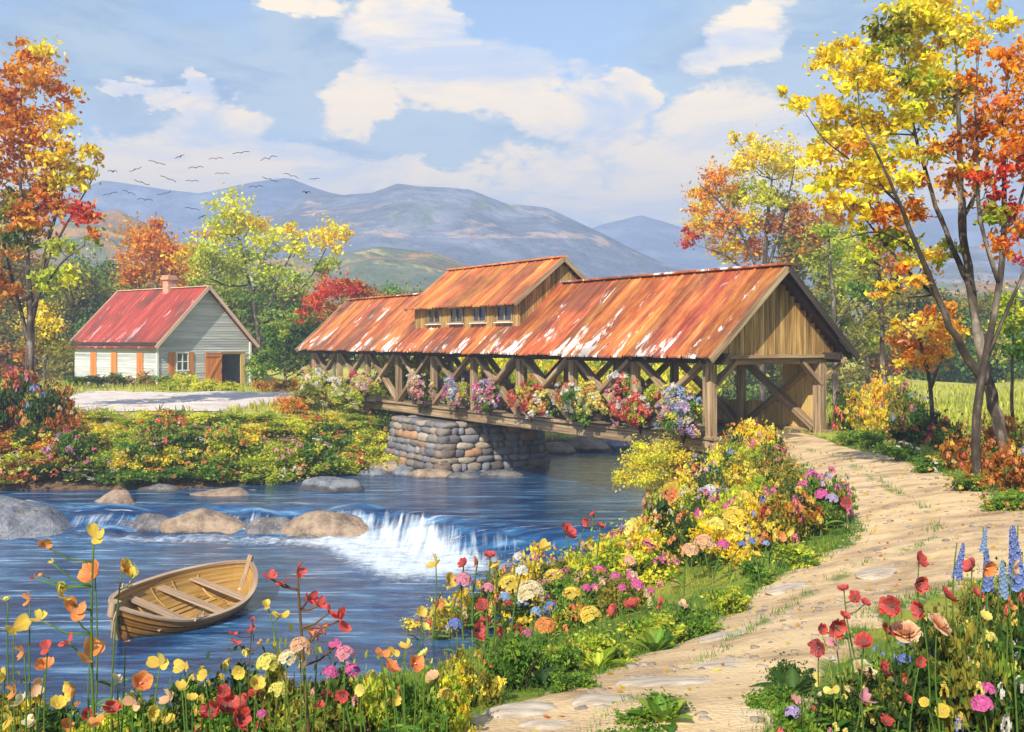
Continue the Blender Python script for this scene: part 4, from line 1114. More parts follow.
# --- background woods behind the house and along the meadow: every tree its own
def woods():
    k = 100; reg1 = 'in the wood behind the grey house'
    spec = [(-60, 385, 215, 110, 112, ['olive', 'dark']), (-10, 385, 240, 90, 104, ['rust', 'olive']), (35, 385, 262, 90, 112, ['dark', 'olive']), (75, 385, 255, 80, 105, ['green', 'olive']),
            (108, 383, 262, 80, 118, ['olive', 'dark']), (140, 383, 272, 70, 108, ['rust', 'olive']), (180, 383, 270, 80, 122, ['dark', 'olive']), (225, 383, 272, 80, 110, ['olive', 'ygreen']),
            (262, 383, 282, 80, 116, ['dark', 'green']), (298, 383, 288, 70, 104, ['green', 'olive']), (355, 383, 300, 60, 112, ['green', 'dark']), (392, 383, 285, 60, 128, ['green', 'ygreen']),
            (425, 383, 288, 60, 130, ['green', 'olive']), (470, 383, 300, 70, 122, ['olive', 'green']), (520, 383, 305, 70, 125, ['ygreen', 'green'])]
    nm = {'olive': 'olive brown', 'dark': 'dark green', 'rust': 'rust brown', 'green': 'green', 'ygreen': 'yellow-green'}
    for (x, yb, yt, w, Y, p) in spec:
        autotree('woodland_tree', x, yb, yt, w, Y, p, None, k , .40, 1., 'ygreen' if k % 3 == 0 else None, 9, desc=nm[p[0]]+' tree', region=reg1, low=.08); k += 1
    reg2 = 'in the wood behind bridge and meadow'
    spec = [(580, 385, 315, 80, 120, ['green', 'dark']), (640, 385, 305, 80, 116, ['olive', 'green']), (690, 385, 290, 80, 104, ['olive', 'ygreen']), (735, 385, 290, 80, 112, ['dark', 'olive']), (770, 385, 280, 70, 96, ['green', 'olive']),
            (805, 390, 190, 80, 88, ['olive', 'ygreen']), (838, 390, 215, 60, 80, ['ygreen', 'olive']), (868, 390, 225, 70, 92, ['olive', 'rust']), (905, 388, 285, 70, 100, ['dark', 'olive']), (945, 388, 300, 80, 96, ['dark', 'green']),
            (985, 388, 292, 80, 102, ['olive', 'dark']), (1025, 388, 295, 80, 94, ['dark', 'green']), (1075, 388, 270, 90, 98, ['green', 'olive'])]
    for (x, yb, yt, w, Y, p) in spec:
        autotree('woodland_tree', x, yb, yt, w, Y, p, None, k , .38, 1., 'gold' if k % 3 == 0 else None, 9, desc=nm[p[0]]+' tree', region=reg2, low=.06); k += 1
woods()
def G(px, Y, extra=0.):
    X = (px-CX)/F*Y; return Vector((X, Y, h1(X, Y)+extra))
def gy(px, Y): return HY+(EYE-h1((px-CX)/F*Y, Y))*F/Y
# bright trees by the house
tree('autumn_tree', G(162, 98), [[(162, gy(162, 98), 6), (160, 320, 5), (155, 280, 3), (150, 250, 1.5)]],
     [(150, 246, 26, 'orange'), (138, 266, 22, 'orange'), (172, 250, 18, 'orange'), (192, 262, 20, 'orange', 'gold'), (165, 275, 22, 'orange', 'rust'), (128, 280, 12, 'orange'), (155, 226, 12, 'orange')],
     'bright orange tree behind the roof of the grey house left of its chimney', 98, .42, 1., 1)
tree('autumn_tree', G(262, 92), [[(262, gy(262, 92), 7), (258, 330, 5.5), (250, 285, 4), (240, 240, 2)], [(259, 335, 4), (272, 300, 3), (284, 268, 2.5), (300, 238, 1.2)], [(258, 330, 3), (290, 300, 2.2), (312, 275, 1.6), (330, 240, .9)]],
     [(232, 212, 22, 'lemon', 'ygreen'), (222, 226, 18, 'lemon'), (250, 228, 20, 'gold', 'ygreen'), (270, 240, 17, 'lemon'), (290, 236, 14, 'gold'), (300, 250, 14, 'lemon'), (318, 232, 17, 'gold'), (334, 240, 14, 'gold', 'lemon'),
      (216, 256, 22, 'ygreen', 'lemon'), (205, 275, 16, 'ygreen'), (240, 262, 24, 'ygreen'), (268, 272, 20, 'ygreen', 'lemon'), (296, 280, 18, 'ygreen'), (322, 266, 15, 'ygreen'), (205, 235, 9, 'gold'), (346, 230, 7, 'gold'), (280, 320, 20, 'green', 'ygreen'), (250, 300, 20, 'green', 'olive')],
     'open yellow and lime tree with forked dark limbs right of the grey house', 92, .38, .8, 2)
tree('autumn_tree', G(335, 84), [[(335, gy(335, 84), 5), (334, 340, 4), (336, 310, 2)]],
     [(328, 290, 17, 'red'), (345, 287, 15, 'red', 'rust'), (318, 302, 13, 'red', 'orange'), (362, 290, 14, 'rust', 'red'), (335, 312, 16, 'rust', 'olive'), (352, 308, 14, 'olive', 'rust'), (310, 318, 12, 'red', 'olive')],
     'scarlet maple at the far end of the bridge roof', 84, .34, 1.1, 3)
tree('leafy_shrub', G(255, 79), [[(255, gy(255, 79), 3), (255, 370, 2)]], [(257, 372, 13, 'green', 'ygreen'), (264, 362, 11, 'green', 'ygreen'), (252, 360, 9, 'ygreen')], 'green shrub against the right corner of the grey house', 79, .25, 1.1, 31, cat='shrub')
tree('leafy_shrub', G(285, 74), [[(285, gy(285, 74), 4), (285, 360, 3), (287, 335, 1.5)]], [(284, 350, 20, 'dark', 'green'), (275, 330, 16, 'green', 'ygreen'), (296, 335, 16, 'dark', 'green'), (300, 365, 16, 'dark', 'olive'), (268, 360, 13, 'green')], 'dark green shrub between the house and the far end of the bridge', 74, .3, 1., 32, cat='shrub')
tree('leafy_shrub', G(45, 70), [[(45, gy(45, 70), 4), (45, 360, 3), (47, 325, 1.5)]], [(28, 320, 17, 'gold', 'olive'), (45, 310, 16, 'gold', 'olive'), (58, 325, 14, 'gold', 'orange'), (40, 345, 18, 'olive', 'gold'), (62, 350, 14, 'olive', 'green'), (25, 352, 14, 'rust', 'olive')], 'golden shrub between the tall orange tree and the grey house', 70, .25, .9, 33, cat='shrub')
# tall orange tree at the left edge
tree('autumn_tree', G(28, 50), [[(28, gy(28, 50), 13), (30, 350, 10), (30, 300, 7), (26, 240, 5), (20, 170, 3), (22, 80, 1.2)], [(30, 330, 7), (42, 270, 5), (58, 200, 3.5), (40, 120, 2), (38, 50, 1)][:3]+[(62, 140, 1.5)],
      [(30, 320, 5), (48, 260, 3.5), (75, 210, 2), (98, 170, 1)], [(28, 340, 6), (10, 270, 4), (-4, 200, 2.5), (0, 150, 1.2)], [(30, 310, 4), (60, 265, 2.5), (85, 245, 1.2)]],
     [(22, 52, 16, 'orange'), (20, 85, 24, 'orange', 'rust'), (2, 108, 30, 'orange', 'rust'), (48, 50, 14, 'gold', 'lemon'), (50, 82, 22, 'orange', 'salmon'), (64, 100, 16, 'orange', 'gold'), (30, 130, 30, 'orange', 'rust'), (-5, 160, 32, 'rust', 'orange'),
      (64, 125, 18, 'gold', 'orange'), (50, 155, 24, 'gold', 'rust'), (78, 150, 16, 'gold', 'orange'), (26, 185, 26, 'orange', 'olive'), (62, 178, 17, 'gold', 'lemon'), (96, 155, 9, 'gold'), (5, 210, 26, 'olive', 'ygreen'),
      (40, 215, 22, 'orange', 'salmon'), (72, 208, 16, 'red', 'salmon'), (92, 216, 9, 'red', 'orange'), (20, 245, 22, 'olive', 'green'), (60, 245, 16, 'ygreen', 'lemon'), (78, 170, 10, 'gold'), (-10, 255, 24, 'rust', 'olive'), (5, 290, 20, 'rust', 'gold'), (88, 178, 12, 'gold', 'orange'), (84, 235, 12, 'ygreen', 'orange'), (45, 280, 18, 'ygreen', 'olive'), (72, 275, 14, 'lemon', 'ygreen'), (30, 215, 20, 'orange', 'gold')],
     'tall orange and gold tree with many dark stems at the left edge above the flowers', 50, .31, 1.0, 4)
# behind the bridge's near end
tree('autumn_tree', G(762, 74), [[(762, gy(762, 74), 9), (764, 300, 7), (766, 240, 5), (772, 180, 2.5)], [(765, 290, 5), (745, 240, 3.5), (722, 205, 2), (700, 185, 1)], [(765, 280, 5), (780, 230, 3.5), (790, 190, 2), (796, 160, 1)], [(765, 300, 4), (735, 262, 3), (706, 248, 1.4)]],
     [(768, 158, 24, 'gold', 'lemon'), (790, 168, 18, 'gold', 'lemon'), (748, 165, 18, 'gold'), (722, 178, 20, 'orange', 'gold'), (704, 190, 18, 'orange', 'gold'), (738, 196, 20, 'ygreen', 'gold'), (762, 198, 20, 'lemon', 'ygreen'), (786, 200, 18, 'olive', 'lemon'),
      (704, 215, 20, 'gold', 'orange'), (688, 235, 12, 'red', 'orange'), (722, 225, 20, 'orange', 'rust'), (748, 225, 18, 'gold', 'rust'), (772, 222, 18, 'salmon', 'orange'), (800, 222, 20, 'rust', 'orange'), (726, 248, 18, 'gold', 'orange'), (756, 250, 17, 'orange', 'rust'),
      (790, 250, 20, 'olive', 'rust'), (812, 242, 15, 'rust', 'orange'), (735, 140, 8, 'gold'), (752, 138, 7, 'gold')],
     'broad orange and yellow tree rising behind the near end of the bridge roof', 74, .30, .9, 5)
tree('leafy_tree', G(838, 60), [[(836, gy(836, 60), 8), (834, 320, 6), (830, 260, 4), (828, 215, 2)], [(834, 330, 4), (856, 290, 3), (862, 250, 1.5)]],
     [(828, 232, 16, 'ygreen', 'lemon'), (818, 258, 15, 'ygreen', 'olive'), (842, 262, 16, 'ygreen', 'green'), (830, 288, 18, 'olive', 'ygreen'), (858, 290, 15, 'green', 'olive'), (850, 318, 17, 'olive', 'green'), (864, 248, 12, 'ygreen', 'lemon'), (870, 338, 16, 'olive', 'ygreen')],
     'slim lime green tree just right of the portal roof', 60, .24, .85, 6)
tree('leafy_tree', G(884, 52), [[(884, gy(884, 52), 7), (882, 330, 5.5), (880, 280, 4), (874, 240, 2)], [(882, 310, 4), (898, 275, 2.5), (905, 250, 1.2)]],
     [(876, 245, 15, 'rust', 'orange'), (892, 258, 17, 'rust', 'orange'), (868, 270, 14, 'olive', 'ygreen'), (902, 282, 14, 'rust', 'olive'), (884, 290, 14, 'olive', 'ygreen'), (868, 320, 13, 'olive'), (900, 232, 9, 'orange')],
     'rust brown tree with a thin dark trunk between portal and yellow tree', 52, .22, .8, 7)
tree('autumn_tree', G(925, 30), [[(934, gy(934, 30), 6), (930, 385, 5), (922, 350, 4), (912, 310, 2)], [(930, 390, 4), (945, 350, 3), (955, 320, 1.4)]],
     [(925, 325, 20, 'orange', 'gold'), (905, 340, 15, 'orange', 'salmon'), (945, 330, 18, 'orange', 'gold'), (915, 358, 17, 'orange', 'gold'), (938, 356, 18, 'orange', 'salmon'), (896, 325, 10, 'gold', 'orange'), (955, 305, 12, 'orange', 'rust')],
     'small glowing orange tree standing before the meadow under the big yellow tree', 30, .15, 1.0, 8)
# the big yellow tree and its red neighbour
YT = 21.
tree('autumn_tree', G(1003, YT), [[(1012, gy(1012, YT), 21), (1000, 430, 17), (988, 385, 15), (977, 330, 13), (970, 280, 12), (962, 220, 11), (960, 150, 8), (958, 90, 4), (955, 40, 2)],
       [(986, 385, 14), (962, 350, 11), (940, 300, 9), (918, 250, 7), (900, 205, 5), (880, 160, 3.5), (862, 125, 2)], [(970, 285, 9), (945, 230, 7), (928, 180, 5.5), (912, 120, 4), (905, 60, 2)],
       [(940, 300, 6), (905, 268, 4), (870, 225, 2.5), (842, 190, 1.6)], [(900, 205, 4), (860, 168, 2.5), (825, 140, 1.6), (805, 112, 1)], [(918, 250, 4.5), (880, 232, 3), (840, 240, 1.5)], [(962, 220, 6), (985, 170, 4), (1000, 110, 2)]],
     [(905, 12, 30, 'gold', 'lemon'), (940, 5, 30, 'gold'), (970, 25, 26, 'gold', 'lemon'), (925, 45, 30, 'gold', 'orange'), (885, 45, 26, 'olive', 'ygreen'), (862, 55, 20, 'gold', 'ygreen'), (835, 50, 20, 'gold', 'lemon'), (822, 58, 13, 'gold'),
      (850, 80, 26, 'gold', 'lemon'), (880, 85, 26, 'gold', 'ygreen'), (910, 80, 24, 'ygreen', 'gold'), (945, 75, 28, 'gold', 'lemon'), (968, 95, 20, 'olive', 'gold'), (838, 110, 24, 'gold', 'ygreen'), (868, 115, 26, 'gold', 'orange'), (900, 118, 24, 'lemon', 'gold'), (930, 115, 26, 'gold', 'ygreen'),
      (795, 105, 13, 'gold'), (782, 92, 7, 'gold'), (850, 145, 22, 'gold', 'orange'), (825, 155, 22, 'gold'), (880, 150, 26, 'gold', 'lemon'), (912, 152, 22, 'gold', 'ygreen'), (870, 182, 26, 'gold', 'lemon'), (840, 178, 20, 'gold', 'lemon'), (900, 185, 22, 'gold', 'orange'),
      (850, 206, 20, 'gold', 'salmon'), (885, 212, 22, 'orange', 'gold'), (918, 210, 17, 'orange', 'salmon'), (905, 240, 18, 'ygreen', 'gold'), (862, 232, 13, 'ygreen', 'lemon'), (930, 262, 18, 'gold', 'orange'), (905, 275, 16, 'gold', 'orange'), (885, 288, 13, 'gold', 'salmon'), (950, 250, 14, 'ygreen', 'gold'), (812, 182, 16, 'gold', 'lemon'), (830, 208, 15, 'gold', 'orange'), (868, 206, 20, 'gold', 'salmon'), (892, 238, 17, 'ygreen', 'lemon'), (862, 256, 12, 'lemon', 'ygreen'), (840, 135, 18, 'lemon', 'gold'), (925, 20, 24, 'lemon', 'gold'), (990, 20, 18, 'gold', 'orange')],
     'big leaning yellow tree at the right edge spreading over the path', YT, .155, 1.05, 9, thin=.72)
tree('autumn_tree', G(975, 19.5), [[(978, gy(978, 19.5), 13), (976, 430, 11), (985, 360, 9), (1000, 280, 8), (1004, 200, 6), (1002, 120, 3)], [(1000, 285, 6), (980, 220, 5), (978, 150, 3.5), (975, 110, 2)], [(1002, 240, 5), (1024, 190, 3.5), (1035, 130, 2)], [(985, 360, 6), (1012, 300, 4.5), (1034, 250, 2.5)]],
     [(1005, 62, 22, 'orange', 'rust'), (985, 82, 20, 'orange', 'rust'), (1030, 80, 24, 'orange', 'salmon'), (1000, 108, 26, 'orange', 'salmon'), (975, 120, 18, 'rust', 'orange'), (1028, 125, 26, 'orange', 'red'), (1000, 150, 26, 'orange', 'rust'), (960, 145, 20, 'rust', 'olive'), (940, 150, 15, 'rust', 'orange'),
      (1030, 170, 24, 'rust', 'red'), (985, 182, 22, 'red', 'orange'), (958, 180, 18, 'rust', 'gold'), (1005, 205, 20, 'red', 'orange'), (985, 215, 16, 'olive', 'ygreen'), (1025, 225, 20, 'orange', 'rust'), (1000, 245, 15, 'orange', 'red'), (975, 48, 10, 'orange'), (1040, 40, 20, 'orange', 'gold')],
     'orange-red tree in the upper right corner with a rust coloured stem', 19.5, .14, 1., 10, thin=.8)
tree('leafy_tree', G(1012, 26), [[(1014, gy(1014, 26), 5), (1012, 380, 4), (1014, 330, 2.5), (1016, 290, 1)]],
     [(1012, 305, 17, 'ygreen', 'lemon'), (1002, 325, 13, 'ygreen', 'green'), (1024, 322, 16, 'ygreen', 'green'), (1014, 345, 15, 'green', 'ygreen'), (1028, 350, 14, 'green'), (1020, 262, 8, 'red', 'salmon')],
     'small lime green tree at the right edge of the meadow', 26, .13, .9, 11)

# ---------------------------------------------------------------- blossoms (unit size: radius 1, facing +Z)
def petals(mb, n, col, col2=None, width=.62, cup=.35, r0=.06, r1=1., ruffle=.06, twist=0., seed=0, curl=0., a0=0., z0=0., tipw=.8):
    rg = np.random.default_rng(seed); nu, nv = 5, 4
    for k in range(n):
        a = a0+2*math.pi*k/n+rg.uniform(-.12, .12); L = (r1-r0)*rg.uniform(.88, 1.1); P = np.zeros((nu, nv+1, 3)); C = []
        for i in range(nu):
            u = i/(nu-1)
            w = width*(math.sin(math.pi*min(u*tipw+.06, 1))**.75)*L
            for j in range(nv+1):
                v = -1+2*j/nv; rr = r0+L*u*(1-.10*v*v*u); z = z0+cup*u**1.4*L-curl*max(u-.6, 0)**2*L+.16*abs(v)**2*w+ruffle*math.sin(v*5+k+u*3)*u
                x = rr*math.cos(.5*min(cup, 1.5)*u); y = v*w*.8+twist*u*u
                P[i, j] = (x*math.cos(a)-y*math.sin(a), x*math.sin(a)+y*math.cos(a), z)
        c1 = np.array(col); c2 = np.array(col2 if col2 is not None else col)
        for i in range(nu-1):
            for j in range(nv): C.append(c1*(i/(nu-2))+c2*(1-i/(nu-2)))
        C = np.clip(np.array(C)*rg.uniform(.85, 1.12), 0, .95)
        GG = np.zeros_like(P); GG[..., 0] = np.linspace(0, 1, nu)[:, None]+k*3.1+seed; GG[..., 1] = np.linspace(-1, 1, nv+1)[None, :]; 
        mb.grid(P, C, GG)
def disc(mb, r, col, z=.05, h=.12):
    n = 8; V = [(0, 0, z+h)]+[(r*.7*math.cos(2*math.pi*i/n), r*.7*math.sin(2*math.pi*i/n), z+h*.7) for i in range(n)]+[(r*math.cos(2*math.pi*i/n), r*math.sin(2*math.pi*i/n), z) for i in range(n)]
    mb.add(V, [[0, 1+i, 1+(i+1) % n] for i in range(n)]+[[1+i, 1+n+i, 1+n+(i+1) % n, 1+(i+1) % n] for i in range(n)], col)
BM = {}
def blossom(kind, colour):
    key = (kind, colour)
    if key in BM: return BM[key]
    c = np.array(FC[colour]); mb = MB(); sd_ = abs(hash(kind)) % 7
    sd_ = len(kind)
    if kind == 'poppy':
        petals(mb, 3, c, c*.35, .95, .55, .04, 1., .09, seed=1, tipw=.66); petals(mb, 3, c*.9, c*.3, .9, .85, .04, .85, .09, seed=2, a0=1.0, tipw=.66); disc(mb, .16, (.03, .03, .02), .05, .22)
    elif kind == 'buttercup':
        petals(mb, 5, c, c*.7, .66, .75, .05, 1., .09, seed=3, tipw=.7, curl=.8); disc(mb, .2, (.75, .45, .03), .05)
    elif kind == 'daisy':
        petals(mb, 11, c, c*.9, .24, .12, .12, 1., .03, seed=4); disc(mb, .26, (.80, .50, .03), .03, .16)
    elif kind == 'rose':
        for l, (cu, r1_, n_) in enumerate(((.25, 1., 6), (.6, .85, 5), (1.0, .66, 5), (1.5, .45, 4))): petals(mb, n_, np.minimum(c*(1.1-.06*l)+.05*(l == 0), .95), c*np.array([.95, .6, .5]), .85, cu, .03, r1_, .06, seed=5+l, a0=l*.6, curl=.9, tipw=.62, z0=.02*l)
        disc(mb, .12, c*.7, .2, .2)
    elif kind == 'trumpet':
        petals(mb, 5, c, np.array([.75, .12, .02]) if colour != 'lemon' else c*.8, .78, .95, .05, 1., .08, seed=9, curl=1.6, tipw=.66); disc(mb, .1, (.8, .6, .1), .1, .4)
    elif kind == 'petal':       # two or three broad leaf-like petals to one side
        petals(mb, 2, c, c*np.array([1., .75, .6]), .62, .5, .02, 1.05, .12, seed=10, tipw=.72); petals(mb, 1, np.minimum(c*1.1+.05, .95), c*.6, .6, 1.1, .02, .8, .1, seed=12, a0=1.3, tipw=.7)
    elif kind == 'head':        # dome of many small flowers
        rg = np.random.default_rng(6)
        for k in range(46):
            z = rg.uniform(.0, 1); a = k*2.4; q = math.sqrt(max(1-z*z, 0)); m2 = MB(); petals(m2, 5, np.clip(c*rg.uniform(.8, 1.15), 0, .92), c*.7, .62, .2, .03, 1., .0, seed=k, tipw=.7)
            V = m2.V; d = Vector((q*math.cos(a), q*math.sin(a), z+.1)).normalized(); Rm = np.array(d.to_track_quat('Z', 'Y').to_matrix()); s_ = .26
            W = np.concatenate(V)*s_ @ Rm.T+np.array(d)*.82
            o = 0; 
            for v_, (f, a_, b_), c_ in zip(m2.V, m2.F, m2.C): mb.add((v_*s_) @ Rm.T+np.array(d)*.82, f-o, c_, v_); o += len(v_)
    elif kind == 'spike':       # tall spire of florets; height 4, radius .5
        rg = np.random.default_rng(8)
        for k in range(60):
            t = k/60; a = k*2.4; rad = .50*(1-t)**.6+.06; m2 = MB(); petals(m2, 5, np.clip(c*rg.uniform(.7, 1.3), 0, .9), c*.6, .66, .25, .03, 1., 0, seed=k, tipw=.7)
            d = Vector((math.cos(a), math.sin(a), .35)).normalized(); Rm = np.array(d.to_track_quat('Z', 'Y').to_matrix()); s_ = .30*(1-t*.55); p = np.array([math.cos(a)*rad*.7, math.sin(a)*rad*.7, t*4])
            o = 0
            for v_, (f, a_, b_), c_ in zip(m2.V, m2.F, m2.C): mb.add((v_*s_) @ Rm.T+p, f-o, c_, v_); o += len(v_)
        mb.tube([(0, 0, -.3), (0, 0, 3.9)], [.07, .02], 6, (.15, .25, .05))
    elif kind in ('dots', 'clot'):
        rg = np.random.default_rng(10 if kind == 'dots' else 11); n = 24 if kind == 'dots' else 13; sz = .24 if kind == 'dots' else .36
        for k in range(n):
            d = rg.normal(size=3); d[2] = abs(d[2])+.2; d /= np.linalg.norm(d); p = d*rg.uniform(.35, 1.)*np.array([1, 1, .7])
            q = Vector(d+rg.normal(size=3)*.3).to_track_quat('Z', 'Y').to_matrix(); Rm = np.array(q); npt = 5; V = [(0, 0, -.05)]; Fq = []
            for i in range(npt*2):
                r_ = sz*(1 if i % 2 == 0 else .62); a = math.pi*i/npt; V.append((r_*math.cos(a), r_*math.sin(a), .05))
            Fq = [[0, 1+i, 1+(i+1) % (2*npt)] for i in range(2*npt)]
            mb.add(np.array(V) @ Rm.T+p, Fq, np.clip(c*rg.uniform(.7, 1.2), 0, .93))
            mb.add(np.array([(sz*.28*math.cos(a), sz*.28*math.sin(a), .06) for a in np.arange(5)*1.257]) @ Rm.T+p, [[0, 1, 2, 3, 4]], (.75, .5, .08) if colour not in ('yellow', 'orange') else (.5, .2, .02))
    me = mb.mesh('flower_'+kind, smooth=True); me.materials.append(M['petal']); BM[key] = me
    return me
FOL = {}
def foliage_mesh(pal, acc, v):
    key = (pal, acc, v)
    if key in FOL: return FOL[key]
    rg = np.random.default_rng(40+v*7+len(FOL)); mb = MB(); rg2 = rg
    for k in range(9):
        a = rg.uniform(0, 6.28); r = rg.uniform(.15, .62)
        clumpy(mb, (r*math.cos(a), r*math.sin(a), rg.uniform(.25, .72)), rg.uniform(.32, .45), pal, .13, 240, rg, .9, accent=acc)
    n = 60; q = rg.normal(size=(n, 3)); q /= np.linalg.norm(q, axis=1)[:, None]; q[:, 2] = abs(q[:, 2]); leafset(mb, q*rg.uniform(.85, 1.15, (n, 1))+np.array([0, 0, .15]), .12, np.clip(pick(pal, n, rg), 0, .95), rg)
    for k in range(7):
        a = rg.uniform(0, 6.28); e = (.6*math.cos(a), .6*math.sin(a), rg.uniform(.5, .9)); mb.tube([(0, 0, -.25), (e[0]*.4, e[1]*.4, .3), e], [.03, .02, .008], 5, (.10, .07, .04))
    me = mb.mesh('foliage'); me.materials.append(M['foliage']); FOL[key] = me
    return me
BUSHN = {'orange': 'orange', 'gold': 'golden', 'lemon': 'yellow', 'ygreen': 'yellow-green', 'green': 'green', 'dark': 'dark green', 'olive': 'olive', 'rust': 'rust brown', 'red': 'red', 'salmon': 'salmon'}
PROTO = {}
def bush(px, p, wpx, hpx, pal, acc, fl, region, seed, nfl=12, fs=.17, label=None, kind='dots', name=None):
    """p: foot of the bush in the world; wpx/hpx: its size in the picture"""
    rg = np.random.default_rng(seed); v = seed % 2
    key = (pal, acc, tuple(fl), nfl, kind, v)
    if key not in PROTO:
        root = empty(name or ('flowering_bush' if fl else 'leafy_bush'), (0, 0, 0)); inst('foliage', foliage_mesh(pal, acc, v), root)
        rr = np.random.default_rng(len(PROTO)+3)
        for i in range(nfl if fl else 0):
            d = rr.normal(size=3); d[2] = abs(d[2])*.9+.1; d /= np.linalg.norm(d); c = fl[i % len(fl)] if rr.random() < .8 else fl[rr.integers(len(fl))]
            pp = d*rr.uniform(.86, 1.04)*np.array([.95, .95, .95])+np.array([0, 0, .12])
            inst('flower_cluster', blossom(kind, c), root, tuple(pp), Vector(d+np.array([0, 0, .5])).to_track_quat('Z', 'Y').to_euler(), rr.uniform(.75, 1.25)*fs*(1 if kind in('dots','clot') else .8))
        PROTO[key] = root; r = root
    else: r = copy_tree(PROTO[key])
    w = wpx/F*p.y/2; h = hpx/F*p.y/1.1
    r.location = p-Vector((0, 0, .04*h)); r.rotation_euler = (0, 0, rg.uniform(0, 6.28)); r.scale = (w, w, h)
    d = BUSHN[pal]+' bush'+(' with '+fl[0]+' blossoms' if fl else '')
    if label: r['label'] = label; r['category'] = 'bush'; r['group'] = f'bushes growing {region}'
    else: later(r, px, d, region, 'bush', f'bushes growing {region}')
    return r

